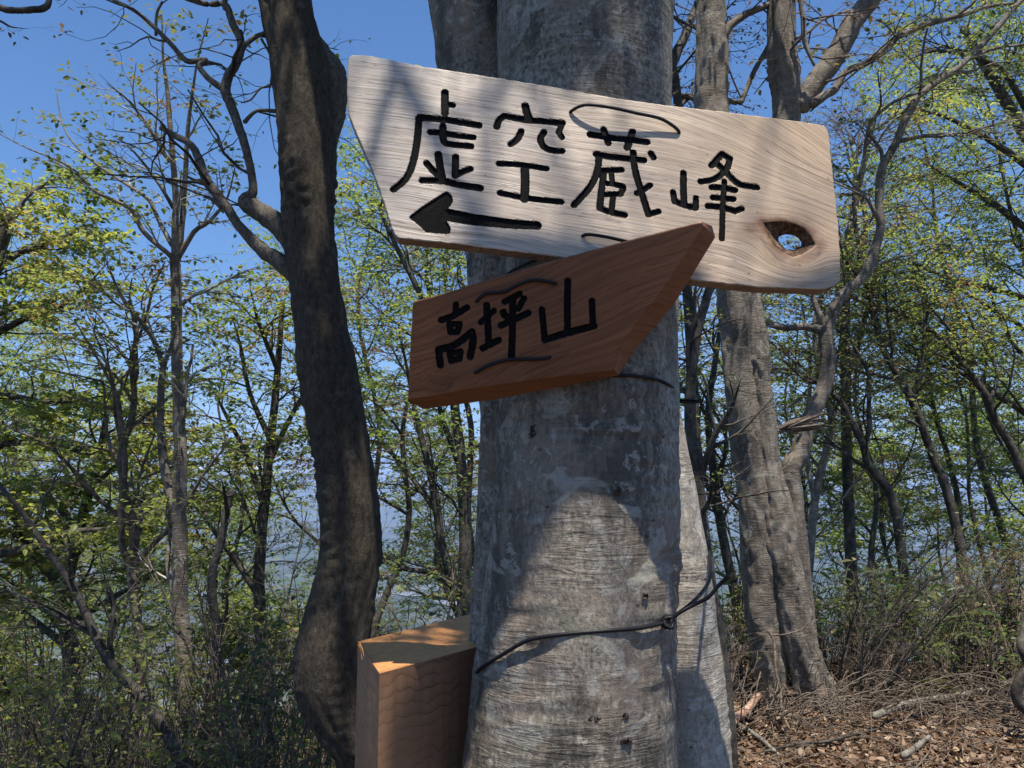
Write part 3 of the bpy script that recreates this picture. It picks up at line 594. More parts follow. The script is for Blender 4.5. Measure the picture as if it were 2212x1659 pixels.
  [[(1850,1500,14),(1830,1000,12),(1825,700,11),(1835,520,9),(1860,380,7),(1890,250,5)], [(1828,650,8),(1870,500,7),(1850,380,5),(1830,280,4)], [(1830,600,7),(1780,450,6),(1760,330,5),(1740,250,4)], [(1830,800,7),(1880,650,6),(1900,520,5)]], 8.8, 'bgdark', 'twig', 'leaf_brown', sp(kids=[9,9,8], len=[1.2,.85,.5], leaves=4, leaf=.045), (.0,.5), 0),
 ('bushy_tree', 'low yellow-green tree on the slope below, seen left of the dark rough tree\'s swollen foot',
  [[(560,2300,14),(560,1800,13),(555,1600,11),(560,1450,9),(570,1350,6)], [(560,1600,8),(500,1500,6),(460,1430,5)], [(558,1550,7),(620,1460,6),(660,1400,4)], [(560,1480,6),(520,1400,5),(500,1350,3)], [(560,1700,7),(640,1620,6),(690,1560,4)]], 8.6, 'bgdark', 'bgdark', 'leaf_yellow', sp(kids=[8,8,8], len=[.9,.6,.4], leaves=18, leaf=.07), (.4,.9), 0),
 ('bushy_tree', 'dull green tree on the slope below, filling the lower left corner',
  [[(60,2400,16),(60,1900,15),(70,1700,12),(80,1550,9),(90,1420,6)], [(65,1700,8),(0,1600,6),(-50,1500,5)], [(70,1650,8),(150,1560,6),(220,1480,4)], [(75,1600,7),(20,1500,5),(-10,1420,4)], [(70,1750,8),(180,1680,6),(260,1600,5),(330,1540,4)]], 9.0, 'bgdark', 'bgdark', 'leaf_yellow', sp(kids=[8,8,8], len=[1.1,.75,.45], leaves=17, leaf=.07), (.3,.8), 0),
 ('hanging_branch_tree', 'dark bare branch end poking in at the upper left corner',
  [[(-700,900,20),(-600,300,18),(-300,60,12),(-50,15,8),(20,22,7),(60,22,7),(98,16,7),(108,-8,5),(120,-60,4)], [(-50,20,4),(0,45,3),(25,58,2.5),(60,62,1.5)]], 3.0, 'bgdark', 'bgdark', 'leaf_brown', sp(kids=[1,2,3], len=[.4,.25,.15], leaves=1, leaf=.03), (.2,.6), .9),
]
for k, (nm, lab, paths, Y, wm, tm, lm, spec, tint, t0) in enumerate(R_):
    spec = dict(spec); spec['leaves'] = int(spec['leaves']*.72) if spec['leaves'] > 6 else spec['leaves']; spec['leaf'] *= .88
    t = Tree(1000+k, spec)
    first = P(paths[0][0][0], paths[0][0][1], Y)
    root = thing(nm, (first.x, Y, hz(first.x, Y)), lab, 'tree')
    for n_, rows in enumerate(paths):
        rows = [(r[0], r[1], r[2]*(.78 if nm == 'background_tree' else .92)) for r in rows]
        pts, rad = pathpx(rows, Y, 5, .05)
        # each limb leans a little towards or away from the camera so that crowns have depth
        if n_: rad = rad*np.interp(np.linspace(0, 1, len(rad)), [0, .6, 1], [1, .85, .3])
        if n_: 
            lean = t.r.uniform(-.35, .35); L = np.linspace(0, 1, len(pts))
            s_ = 1+lean*L*.3; pts = np.array(CAM)+(pts-np.array(CAM))*s_[:, None]
        t.axis(pts, rad, 0 if n_ == 0 else 1, t0=t0 or (.35 if n_ == 0 else .12))
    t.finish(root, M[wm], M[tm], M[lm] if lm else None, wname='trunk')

# --- farther trees on the slope, each with its own crown: picture position of the crown's middle, distance, height of the crown's middle in the picture
AUTO = [
 (-40, 12, 700, 'leaf_yellow', 'tall olive-yellow tree crown at the left edge, beyond the nearer leafy tree'),
 (120, 15, 900, 'leaf_fresh', 'hazier green tree far down the slope behind the bright maple'),
 (330, 14, 1150, 'leaf_fresh', 'green tree low behind the slender sunlit-topped tree'),
 (480, 11, 1050, 'leaf_olive', 'thin grey-green tree behind the broken snag'),
 (640, 10, 850, 'leaf_fresh', 'leafy tree half hidden by the dark rough trunk'),
 (780, 12, 640, 'leaf_fresh', 'light green tree crown just below the pale board\'s pointed left end'),
 (880, 10, 560, 'leaf_yellow', 'yellowish tree crown under the painted arrow of the pale board'),
 (960, 9.5, 800, 'leaf_brown', 'tree with bronze young leaves left of the red-brown board'),
 (900, 13, 1150, 'leaf_olive', 'dim tree low between the swollen dark trunk and the thick beech'),
 (1520, 10, 900, 'leaf_fresh', 'bright green tree glimpsed right beside the thick beech'),
 (1570, 13, 700, 'leaf_brown', 'bronze-leaved tree below the point where the pale board hides the beech'),
 (1700, 12, 950, 'leaf_fresh', 'green tree behind the gap between cleft beech and crooked pale tree'),
 (1850, 10, 900, 'leaf_fresh', 'leafy tree just right of the crooked pale tree\'s lower stem'),
 (1900, 13, 1130, 'leaf_olive', 'dark green tree low behind the thicket, right of the cleft beech'),
 (1960, 11.5, 640, 'leaf_fresh', 'spreading green tree crown level with the knothole'),
 (2060, 14, 850, 'leaf_olive', 'shaded tree crown at mid height of the right-hand wood'),
 (2130, 10.5, 1080, 'leaf_fresh', 'low spreading tree above the bamboo grass at the far right'),
 (2200, 12, 700, 'leaf_yellow', 'yellow-green tree crown cut by the right edge at mid height'),
 (2120, 11, 380, 'leaf_yellow', 'high olive crown below the top right corner'),
 (1980, 13, 400, 'leaf_fresh', 'high thin green crown right of the long silver limb'),
 (2260, 9.5, 200, 'leaf_yellow', 'leafy crown hanging in at the top right corner, nearest of that group'),
 (260, 11, 1380, 'leaf_yellow', 'low yellow-green tree behind the slanting dark trunk'),
 (20, 10, 1180, 'leaf_yellow', 'dense yellow-green tree at the lower left edge'),
 (700, 16, 1250, 'leaf_olive', 'far olive tree mostly hidden by the swollen dark trunk'),
 (420, 18, 1230, 'leaf_fresh', 'far green tree on the slope seen between the slender tree and the broken snag'),
 (160, 19, 1260, 'leaf_yellow', 'far yellowish tree low on the slope left of the thin wavy sapling'),
 (560, 20, 1230, 'leaf_fresh', 'far green tree low between the snag and the dark rough trunk'),
 (890, 18, 1020, 'leaf_fresh', 'far green tree at mid height between dark rough trunk and thick beech'),
 (960, 20, 1230, 'leaf_yellow', 'far yellowish tree crown just above the squared timber'),
 (1545, 19, 1120, 'leaf_olive', 'far dull tree in the gap right of the sunlit side stem'),
 (1780, 18, 1180, 'leaf_fresh', 'far green tree low behind the splintered stub'),
 (1870, 20, 1020, 'leaf_yellow', 'far yellow-green tree at mid height right of the crooked pale tree'),
 (2010, 18, 1100, 'leaf_fresh', 'far green tree above the middle of the thicket'),
 (2100, 21, 980, 'leaf_olive', 'far olive tree behind the diagonal limbs at the right'),
 (2190, 18, 1000, 'leaf_fresh', 'far green tree at the right edge above the thicket'),
 (20, 17, 1000, 'leaf_fresh', 'far green tree at the left edge at mid height'),

]
for k, (cx, Y, cy, lm, lab) in enumerate(AUTO):
    c = P(cx, cy, Y); r_ = random.Random(500+k)
    bx = c.x+r_.uniform(.2, 1.6)*(1 if cx > 1106 else r_.choice((-1, 1))); z0 = hz(bx, Y)
    z0 = max(z0, c.z-7.0)
    far_ = Y >= 17
    root = thing('slope_tree', (bx, Y, z0), lab, 'tree', 'trees on the slope behind')
    t = Tree(2000+k, dict(kids=[12, 8, 7], len=[1.7, 1.0, .5], rad=[.024, .010, .0045], leaves=9 if far_ else 8, leaf=.10 if far_ else .055, tilt=.35, wob=.17))
    if far_: t.sp['len'] = [2.6, 1.4, .7]
    top = c.z+1.6; n = 12; pts = []
    for a in range(n+1):
        u = a/n; pts.append((bx+(c.x-bx)*u**1.2+.12*math.sin(a*1.3+k), Y+.1*math.cos(a*1.1+k), z0-.3+(top-z0+.3)*u))
    H = top-z0
    pts = smooth_path(np.array(pts), 3)
    rad = np.linspace(.028+.005*H, .010, len(pts))
    t.axis(pts, rad, 0, t0=max(.25, min(.75, 1-3.4/H)), dens=1.0)
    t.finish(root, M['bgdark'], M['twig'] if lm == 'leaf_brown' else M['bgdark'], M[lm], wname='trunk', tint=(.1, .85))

# --- shrubs and saplings with thin stems
def G(x, y, lo=1.5, hi=30):
    """where the ray of a picture position meets the ground"""
    Y = lo
    while Y < hi:
        p = P(x, y, Y)
        if p.z <= hz(p.x, p.y): return p
        Y += .02
    return P(x, y, hi)
SHR = [ # x, top y, distance, stems, leaf, spread, label
 (60, 1330, 3.4, 7, 'leaf_yellow', .5, 'twiggy shrub in the lower left corner, nearest the left edge'),
 (190, 1380, 3.9, 7, 'leaf_fresh', .5, 'shrub with green leaves under the slanting dark trunk'),
 (330, 1400, 3.7, 6, 'leaf_olive', .45, 'sparse grey-stemmed shrub at the foot of the slender tree'),
 (480, 1330, 4.6, 8, 'leaf_yellow', .5, 'yellow-green shrub right of the slender tree\'s foot'),
 (560, 1120, 4.2, 9, None, .6, 'bare shrub of pale slanting twigs left of the dark rough trunk'),
 (600, 1300, 3.6, 6, 'leaf_olive', .4, 'thin dark-stemmed shrub against the swollen foot of the dark trunk'),
 (700, 1500, 2.9, 5, 'leaf_olive', .3, 'few-stemmed shrub under the curve of the dark rough trunk'),
 (110, 1180, 5.6, 7, 'leaf_yellow', .7, 'tall yellow-green shrub left of the thin wavy sapling'),
 (880, 1180, 4.4, 8, 'leaf_fresh', .5, 'twiggy shrub behind the squared timber'),
 (960, 1230, 3.6, 6, None, .35, 'bare arching shrub squeezed between timber and thick beech'),
 (1530, 1350, 4.8, 6, 'leaf_olive', .25, 'thin shrub in the gap right of the sunlit stem'),
 (1590, 1280, 6.2, 7, 'leaf_fresh', .35, 'green shrub just left of the cleft beech\'s foot'),
 (1820, 1130, 5.5, 7, 'leaf_yellow', .45, 'shrub with bright yellow-green sprays right of the cleft beech'),
 (1900, 1250, 6.6, 8, 'leaf_fresh', .5, 'shrub with small leaf rosettes amid the thicket'),
 (2000, 1200, 7.2, 8, None, .5, 'bare twiggy shrub in the middle of the thicket'),
 (2080, 1150, 6.4, 8, 'leaf_olive', .5, 'grey-twigged shrub with few leaves, left of the right edge'),
 (2180, 1130, 6.0, 8, 'leaf_brown', .5, 'russet-leaved shrub at the right edge above the twigs'),
 (2150, 1350, 5.4, 7, 'leaf_fresh', .4, 'low green shrub at the right edge'),
 (1850, 1380, 5.9, 6, None, .4, 'low shrub of dry bent stems beside the cleft beech'),
]
for k, (x, ty, Y, ns, lm, spread, lab) in enumerate(SHR):
    top = P(x, ty, Y); z0 = hz(top.x, Y); r_ = random.Random(700+k)
    z0 = max(z0, top.z-3.0)
    root = thing('shrub', (top.x, Y, z0), lab, 'shrub', 'shrubs of the undergrowth')
    H = top.z-z0
    t = Tree(3000+k, dict(kids=[8, 5, 4], len=[.30*H+.12, .22, .14], rad=[.006, .004, .0025], leaves=4 if lm else 0, leaf=.034, tilt=.5, wob=.22, levels=2 if lm else 2, ang=(.35, .8)))
    for a in range(ns):
        dx = r_.uniform(-1, 1)*spread+(.25*H if x > 1700 else 0); dy = r_.uniform(-1, 1)*spread*.8; h = H*r_.uniform(.65, 1.05)
        b0 = np.array([top.x+r_.uniform(-.15, .15), Y+r_.uniform(-.15, .15), z0-.05])
        pts = smooth_path(np.array([b0, b0+[dx*.25, dy*.25, h*.35], b0+[dx*.7, dy*.6, h*.72], b0+[dx*1.15, dy, h]])+r_.uniform(-.02, .02), 5)
        t.axis(pts, np.linspace(.011, .003, len(pts)), 0, t0=.25)
    t.finish(root, M['twig' if not lm or k % 3 else 'bgdark'], M['twig'], M[lm] if lm else None, wname='stems')

# --- bamboo grass and dry stems of the thicket on the right, stuff nobody could count
g = np.random.default_rng(11); m = Mesh(); lp, ld, lu, ls = [], [], [], []
for k in range(900):
    px_ = g.uniform(1560, 2350); Y = g.uniform(5.9, 9.0); x0 = P(px_, 1400, Y).x
    if abs(x0-2.0) < .35 and Y < 6: continue
    h = g.uniform(.35, .95)*(1.25 if Y > 7 else 1); lean = g.normal(.28, .22)
    z0 = hz(x0, Y)-.02; b0 = np.array([x0, Y, z0]); pts = [b0, b0+[lean*.2*h, g.normal(0, .05), h*.4], b0+[lean*.55*h, g.normal(0, .1), h*.75], b0+[lean*1.1*h, g.normal(0, .14), h]]
    pts = smooth_path(np.array(pts), 3); m.tube(pts, np.linspace(.0045, .002, len(pts)), 3)
    if g.uniform() < .45:
        for q in range(int(g.integers(2, 6))):
            i_ = int(g.integers(5, len(pts))); lp.append(pts[i_]); a = g.uniform(0, 6.28)
            ld.append([math.cos(a)+.3, math.sin(a), g.uniform(-.2, .7)]); lu.append([g.normal(0, .3), g.normal(0, .3), 1]); ls.append(g.uniform(.10, .22))
o = m.build('dry_stems', M['twig']); props(o, 'tangle of dry grey-brown stems leaning right behind the leaf litter', None, None, 'stuff')
o = leaves_mesh('bamboo_grass', lp, ld, lu, ls, M['bamboo_leaf'], None, np.clip(g.normal(.5, .28, len(lp)), 0, 1), wid=.2)
props(o, 'green bamboo grass growing through the thicket on the right', None, None, 'stuff')
# low growth on the left slope
g = np.random.default_rng(12); lp, ld, lu, ls = [], [], [], []; m = Mesh()
for k in range(1500):
    px_ = g.uniform(-100, 1080); Y = g.uniform(3.2, 9); x0 = P(px_, 1600, Y).x; z0 = hz(x0, Y); zt = P(px_, 1659, Y).z
    h = max(.3, zt-z0)+g.uniform(.0, .45); lean = g.normal(.0, .25)
    b0 = np.array([x0, Y, zt-.5]); pts = smooth_path(np.array([b0, b0+[lean*.2, 0, .3], b0+[lean*.6, g.normal(0, .1), .5], b0+[lean, g.normal(0, .1), .5+g.uniform(.05, .5)]]), 3)
    m.tube(pts, np.linspace(.005, .0018, len(pts)), 3)
    for q in range(3):
        i_ = int(g.integers(3, len(pts))); lp.append(pts[i_]); a = g.uniform(0, 6.28); ld.append([math.cos(a), math.sin(a), g.uniform(-.3, .5)]); lu.append([g.normal(0, .3), g.normal(0, .3), 1]); ls.append(g.uniform(.03, .06))
o = m.build('brush', M['twig']); props(o, 'thin brown brush stems covering the slope at the lower left', None, None, 'stuff')
o = leaves_mesh('undergrowth', lp, ld, lu, ls, M['leaf_yellow'], None, np.clip(g.normal(.55, .25, len(lp)), 0, 1))
props(o, 'small green leaves of the undergrowth at the lower left', None, None, 'stuff')

# --- leaf litter and fallen twigs
g = np.random.default_rng(13)
n = 48000; px_ = g.uniform(1480, 2420, n); Yl = g.uniform(3.9, 8.2, n)
xx = (px_-1106)/F*Yl; zz = height(xx, Yl)+g.uniform(.002, .03, n)
o = leaves_mesh('leaf_litter', np.stack([xx, Yl, zz], 1), np.stack([g.normal(0, 1, n), g.normal(0, 1, n), g.normal(0, .3, n)], 1), np.stack([g.normal(0, .6, n), g.normal(-.15, .6, n), np.ones(n)], 1),
                g.uniform(.022, .058, n), M['litter'], None, np.clip(g.normal(.47, .30, n), 0, 1), wid=.62)
props(o, 'dry beige beech leaves covering the ground at the lower right', None, None, 'stuff')
m = Mesh()
for k in range(1000):
    px1 = g.uniform(1540, 2350); Y = g.uniform(4.1, 7.2) if k % 3 else g.uniform(4.9, 5.8); x0 = (px1-1106)/F*Y
    L = g.uniform(.12, .7) if k % 6 else g.uniform(.6, 1.3); a = g.uniform(-1.9, 1.9); c_ = g.normal(0, .9)
    lift = g.uniform(.02, .13) if k % 3 == 0 else g.uniform(.005, .03)
    pts = []
    for q in range(6):
        u = q/5; ax = a+c_*u; xq = x0+math.cos(ax)*L*u; yq = Y+math.sin(ax)*L*u
        pts.append((xq, yq, hz(xq, yq)+lift+1.2*lift*math.sin(u*3.1)*g.uniform(.2, 1.4)))
    m.tube(smooth_path(np.array(pts), 2), np.linspace(g.uniform(.002, .0065), .0012, 11), 4)
o = m.build('fallen_twigs', M['twig']); props(o, 'dense mat of dead grey twigs lying on the leaf litter', None, None, 'stuff')
def k8(rows): return [(1426+.3552*r[0], 1097+.3552*r[1], r[2]*.3552) for r in rows]
def ground_branch(label, sets, mat, lift=.05, follow=True):
    first = G(sets[0][0][0], sets[0][0][1]); root = thing('fallen_branch', (first.x, first.y, hz(first.x, first.y)), label, 'branch')
    for a, rows in enumerate(sets):
        q = []
        for (x, y, w_) in rows:
            p = G(x, min(y, 1690)); q.append((p.x, p.y, p.z+lift, w_/F*p.y))
        q = smooth_path(np.array(q), 5); m = Mesh(); m.tube(q[:, :3], q[:, 3], 8); m.build('limb' if a == 0 else 'fork', mat, root)
s = N('reddish_bark'); o = s.obj(); M['redbark'] = s.finish(s.ramp(s.noise(o, 18, 5), [(.35, (.20,.10,.06)), (.55, (.38,.24,.17)), (.7, (.50,.38,.30))]), .7, s.bump(s.noise(o, 50, 4), .5, .006), .3)
ground_branch('peeling reddish forked branch lying beside the sunlit stem\'s foot', [k8([(700,1130,22),(640,1160,23),(590,1240,23),(540,1310,24),(480,1360,24),(400,1370,20)]), k8([(500,1340,20),(450,1400,20),(410,1470,18),(400,1520,16)])], M['redbark'], .09)
ground_branch('straight grey-brown stick below the reddish forked branch', [k8([(390,1300,14),(480,1370,14),(600,1450,14),(700,1540,11)])], M['bgwood'])
ground_branch('long pale branch lying across the litter towards the right edge', [k8([(1310,1400,22),(1500,1320,20),(1750,1270,18),(1900,1240,17),(2060,1190,16),(2170,1140,15)])], M['bgwood'], .12)
ground_branch('slanting pale stick at the bottom edge of the litter', [k8([(1480,1570,20),(1560,1520,17),(1640,1450,12)])], M['bgwood'])
ground_branch('thin dark branch running across the bottom of the litter', [k8([(640,1540,9),(850,1490,10),(1010,1480,10),(1200,1430,8),(1330,1400,6)])], M['bgdark'])
# a mossy stump in the litter
s = N('moss'); o = s.obj(); M['moss'] = s.finish(s.ramp(s.noise(o, 22, 6, .7), [(.38, (.06,.045,.03)), (.5, (.13,.10,.03)), (.65, (.10,.12,.03))]), .95, s.bump(s.noise(o, 60, 6, .8), 1, .03), .1)
c = G(1426+.3552*1610, 1097+.3552*1190); V = []; k_ = 26; n_ = 12
for a in range(n_+1):
    for b in range(k_):
        th = b*2*math.pi/k_; u = a/n_
        r_ = (.22 if u < .8 else .22*(1-u)*5)*(1+.35*noise.noise(Vector((math.cos(th)*1.5, math.sin(th)*1.5, u*2))))*(1.15-.3*u)
        V.append((c.x+r_*math.cos(th)*1.25, c.y+r_*math.sin(th), c.z-.03+.17*min(u*1.25, 1)*(1+.3*noise.noise(Vector((math.cos(th)*2, math.sin(th)*2, 5))))))
f = [(a*k_+b, a*k_+(b+1) % k_, (a+1)*k_+(b+1) % k_, (a+1)*k_+b) for a in range(n_) for b in range(k_)]
props(mesh_obj('mossy_stump', V, f, M['moss'], base=(c.x, c.y, c.z-.03)), 'low rotten stump covered with yellowish moss in the twigs', 'stump')
# creeping vine stem on the cleft beech and a curled one at the right edge
m = Mesh(); q = smooth_path(np.array([tuple(P(1426+.3552*x, 1097+.3552*y, D)) for x, y, D in ((655,745,5.28),(690,800,5.25),(700,900,5.2),(705,1000,5.15),(735,1120,5.1),(740,1230,5.0),(800,1380,4.9))]), 5); m.tube(q, np.linspace(.010, .007, len(q)), 6)
q = smooth_path(np.array([tuple(P(1426+.3552*x, 1097+.3552*y, D)) for x, y, D in ((680,775,5.26),(760,770,5.22),(860,740,5.2),(900,700,5.2),(960,680,5.2))]), 4); m.tube(q, np.linspace(.006, .003, len(q)), 5)
props(m.build('vine', M['twig'], base=tuple(P(1690, 1530, 4.9))), 'thin woody vine climbing the foot of the cleft beech', 'vine')
m = Mesh(); q = smooth_path(np.array([tuple(P(1426+.3552*x, 1097+.3552*y, D)) for x, y, D in ((2290,960,4.6),(2215,1010,4.6),(2170,1100,4.6),(2180,1180,4.6),(2240,1230,4.6),(2330,1240,4.65))]), 6); m.tube(q, np.linspace(.028, .032, len(q)), 9)
q = smooth_path(np.array([tuple(P(1426+.3552*x, 1097+.3552*y, D)) for x, y, D in ((2250,960,4.7),(2200,850,4.7),(2210,760,4.75),(2230,640,4.8))]), 6); m.tube(q, np.linspace(.03, .018, len(q)), 8)
props(m.build('curled_stem', M['bgdark'], base=tuple(P(2215, 1500, 4.6))), 'thick curled dark stem looping in at the right edge', 'vine')

# ------------------------------------------------------------------ the boards
class Plane:
    def __init__(s, p0, n):
        s.p0 = Vector(p0); s.n = Vector(n).normalized(); s.a = Vector((0, 0, 1)).cross(s.n).normalized(); s.b = s.n.cross(s.a)
        s.A, s.B, s.Nn = np.array(s.a), np.array(s.b), np.array(s.n)
    def uv(s, x, y, back=0):
        d = P(x, y, 1.0)-CAM; p0 = s.p0-s.n*back
        h = CAM+d*((p0-CAM).dot(s.n)/d.dot(s.n)); r = h-p0
        return (r.dot(s.a), r.dot(s.b))
    def w(s, uv, depth=0):
        uv = np.asarray(uv); dp = np.asarray(depth)
        if dp.ndim == 0: dp = np.full(uv.shape[:-1], float(dp))
        return np.array(s.p0)+uv[..., :1]*s.A+uv[..., 1:2]*s.B-dp[..., None]*s.Nn

def resample(poly, n, jit=0, seed=0):
    p = np.array(poly, float); L = np.r_[0, np.cumsum(np.linalg.norm(np.diff(p, axis=0), axis=1))]
    t = np.linspace(0, L[-1], n); q = np.stack([np.interp(t, L, p[:, 0]), np.interp(t, L, p[:, 1])], 1)
    if jit:
        for k in range(1, n-1): q[k] += [jit*noise.noise(Vector((t[k]*60, seed, 0)))+.5*jit*noise.noise(Vector((t[k]*260, seed, 3))), jit*noise.noise(Vector((t[k]*75, seed, 7)))+.6*jit*noise.noise(Vector((t[k]*300, seed, 9)))]
    return q
def seg_sdf(pts, line, hw):
    """distance to a polyline with half widths, and the nearest point"""
    best = np.full(len(pts), 1e9); near = np.zeros((len(pts), 2)); hws = hw if hasattr(hw, '__len__') else [hw]*len(line)
    if len(line) == 1: line = [line[0], (line[0][0]+1e-5, line[0][1])]; hws = [hws[0]]*2
    for i in range(len(line)-1):
        a = np.array(line[i]); b = np.array(line[i+1]); ab = b-a
        t = np.clip(((pts-a)@ab)/(ab@ab+1e-12), 0, 1); q = a+t[:, None]*ab
        h = hws[i]+(hws[i+1]-hws[i])*t; d = np.linalg.norm(pts-q, axis=1)-h
        k = d < best; best[k] = d[k]; near[k] = q[k]
    return best, near
def poly_sdf(pts, poly):
    poly = np.array(poly); n = len(poly); best = np.full(len(pts), 1e9); near = np.zeros((len(pts), 2)); ins = np.zeros(len(pts), bool)
    for i in range(n):
        a, b = poly[i], poly[(i+1) % n]; ab = b-a
        t = np.clip(((pts-a)@ab)/(ab@ab+1e-12), 0, 1); q = a+t[:, None]*ab; d = np.linalg.norm(pts-q, axis=1)
        k = d < best; best[k] = d[k]; near[k] = q[k]
        c = ((a[1] > pts[:, 1]) != (b[1] > pts[:, 1])); xs = (b[0]-a[0])*(pts[:, 1]-a[1])/(b[1]-a[1]+1e-12)+a[0]; ins ^= c & (pts[:, 0] < xs)
    return np.where(ins, -best, best), near, ins

def make_board(root, name, pl, T, B, Lf, Rt, back, thick, chars, mat, mat_edge, nu, nv, grain, hole=None, hole_back=None, depth=.0042, jit=.0009, seed=1):
    """T, B left to right; Lf, Rt bottom to top; chars: (strokes); everything in the plane's own metres"""
    Tq, Bq, Lq, Rq = resample(T, nu+1, jit, seed), resample(B, nu+1, jit, seed+1), resample(Lf, nv+1, jit, seed+2), resample(Rt, nv+1, jit, seed+3)
    u = np.linspace(0, 1, nu+1)[None, :, None]; v_ = np.linspace(0, 1, nv+1)[:, None, None]
    G_ = (1-v_)*Bq[None]+v_*Tq[None]+(1-u)*Lq[:, None]+u*Rq[:, None]-((1-u)*(1-v_)*Bq[0]+u*(1-v_)*Bq[-1]+(1-u)*v_*Tq[0]+u*v_*Tq[-1])
    pts = G_.reshape(-1, 2).copy()
    cell = np.linalg.norm(Bq[-1]-Bq[0])/nu
    nzv = np.array([noise.noise(Vector((p[0]*330, p[1]*330, seed))) for p in pts]) if len(chars) else 0
    ds, ns = [], []
    for strokes in chars:
        d = np.full(len(pts), 1e9); nr = np.zeros((len(pts), 2)); sg = np.zeros(len(pts), bool)
        for stq in strokes:
            if stq[0] == 'poly': dd, nn, ii = poly_sdf(pts, stq[1])
            else: dd, nn = seg_sdf(pts, stq[0], stq[1]); ii = np.zeros(len(pts), bool)
            k = dd < d; d[k] = dd[k]; nr[k] = nn[k]; sg[k] = ii[k]
        ds.append(d+nzv*.0008); ns.append((nr, sg))
    inner = np.ones((nv+1, nu+1), bool); inner[0] = inner[-1] = False; inner[:, 0] = inner[:, -1] = False; inner = inner.ravel()
    dep = np.zeros(len(pts)); g_ = grain(pts)
    if chars:
        D = np.stack(ds); who = D.argmin(0); dm = D.min(0)
        nr = np.stack([a for a, b in ns])[who, np.arange(len(pts))]; sg = np.stack([b for a, b in ns])[who, np.arange(len(pts))]
        grad = pts-nr; L = np.linalg.norm(grad, axis=1)[:, None]+1e-9; grad = grad/L; grad[sg] *= -1
        mv = (abs(dm) < .5*cell) & inner
        pts[mv] -= (grad*dm[:, None])[mv]; dm2 = dm.copy(); dm2[mv] = 0
        dep = depth*np.clip(-dm2/.0022, 0, 1)**.7
        dep[sg & (dm2 < 0)] *= .8
        dep += np.where(dm2 < -.0005, nzv*.0002, 0)
    else: who = np.zeros(len(pts), int); dm2 = np.full(len(pts), 1.)
    hd = None
    if hole is not None:
        hd, hn, hi = poly_sdf(pts, hole)
        gr = pts-hn; L = np.linalg.norm(gr, axis=1)[:, None]+1e-9; gr = gr/L; gr[hi] *= -1
        mv = (abs(hd) < .5*cell) & inner; pts[mv] -= (gr*hd[:, None])[mv]; hd = hd.copy(); hd[mv] = 0
        dep += .0015*np.exp(-np.clip(hd, 0, 1)/.003)
    # worn edge, relief of the grain
    dep += np.where(inner, 0, .0022)
    W_ = pl.w(pts, dep)
    idx = np.arange((nv+1)*(nu+1)).reshape(nv+1, nu+1)
    f = np.stack([idx[:-1, :-1], idx[:-1, 1:], idx[1:, 1:], idx[1:, :-1]], -1).reshape(-1, 4)
    keep = np.ones(len(f), bool)
    if hd is not None: keep &= ~(hd[f].mean(1) < 0)
    fm = dm2[f].mean(1) < 0; fw = np.array([np.bincount(w_).argmax() for w_ in who[f]]) if chars else np.zeros(len(f), int)
    stn = np.zeros(len(pts))
    if hd is not None: stn = 1.3*np.exp(-np.clip(hd, 0, 1)/.016)+.8*np.exp(-(((pts-np.array(pp.uv(1622, 500)))/np.array([.035, .016]))**2).sum(1))
    at = {'grain': g_, 'stain': stn}
    def sub(sel, nm, mt, par):
        ff = f[sel]; us, inv = np.unique(ff, return_inverse=True)
        return mesh_obj(nm, W_[us], inv.reshape(ff.shape), mt, par, attrs={k: a[us] for k, a in at.items()})
    face = sub(keep & ~fm, 'face', mat, root)
    # edges and back
    loop = list(idx[0, :])+list(idx[1:, -1])+list(idx[-1, ::-1][1:])+list(idx[::-1, 0][1:-1])
    lp_ = loop[::2]; fr = W_[lp_]
    bk = np.array(back) if back is not None else None
    if bk is None: bw = pl.w(pts[lp_], thick)
    else:
        q = np.vstack([bk, bk[:1]]); seg = np.r_[0, np.cumsum(np.linalg.norm(np.diff(q, axis=0), axis=1))]
        # spread the back outline by matching the front outline's corners (given in step with bk)
        cf = pts[lp_]; cor = BACK_CORNERS; ids = [int(np.argmin(((cf-np.array(c_))**2).sum(1))) for c_ in cor]; n_ = len(cf); bb = np.zeros((n_, 2))
        for a in range(len(ids)):
            i0, i1 = ids[a], ids[(a+1) % len(ids)]; cnt = (i1-i0) % n_
            for k in range(cnt): bb[(i0+k) % n_] = bk[a]+(bk[(a+1) % len(bk)]-bk[a])*k/cnt
        bw = pl.w(bb+[0, 0], thick)
    rings = []
    for u_ in (0, .12, .5, .88, 1):
        r_ = fr*(1-u_)+bw*u_
        if 0 < u_ < 1: r_ = r_+np.array([[noise.noise(Vector(p)*90)*.0006]*3 for p in r_])
        rings.append(r_)
    n_ = len(lp_); V = np.concatenate(rings); ff = []
    for a in range(4):
        for b in range(n_): ff.append((a*n_+b, (a+1)*n_+b, (a+1)*n_+(b+1) % n_, a*n_+(b+1) % n_))
    back_ring = list(range(4*n_, 5*n_))
    if hole is None: ff.append(tuple(back_ring[::-1])[::-1])
    else:
        hb = pl.w(np.array(hole_back), thick); tri = tessellate_polygon([[Vector(p) for p in rings[-1]], [Vector(p) for p in hb]])
        nV = len(V); V = np.vstack([V, hb]); ff += [tuple(back_ring[i] if i < n_ else nV+i-n_ for i in t_) for t_ in tri]
    ed = mesh_obj('board_edge', V, ff, mat_edge, root, smooth=False, attrs={'grain': V[:, 2], 'stain': np.zeros(len(V))})
    for c in range(len(chars)):
        sel = keep & fm & (fw == c)
        if sel.any(): sub(sel, 'carved_arrow' if chars[c] and name == 'pale' and c == 4 else 'carved_character', M['paint'], root)
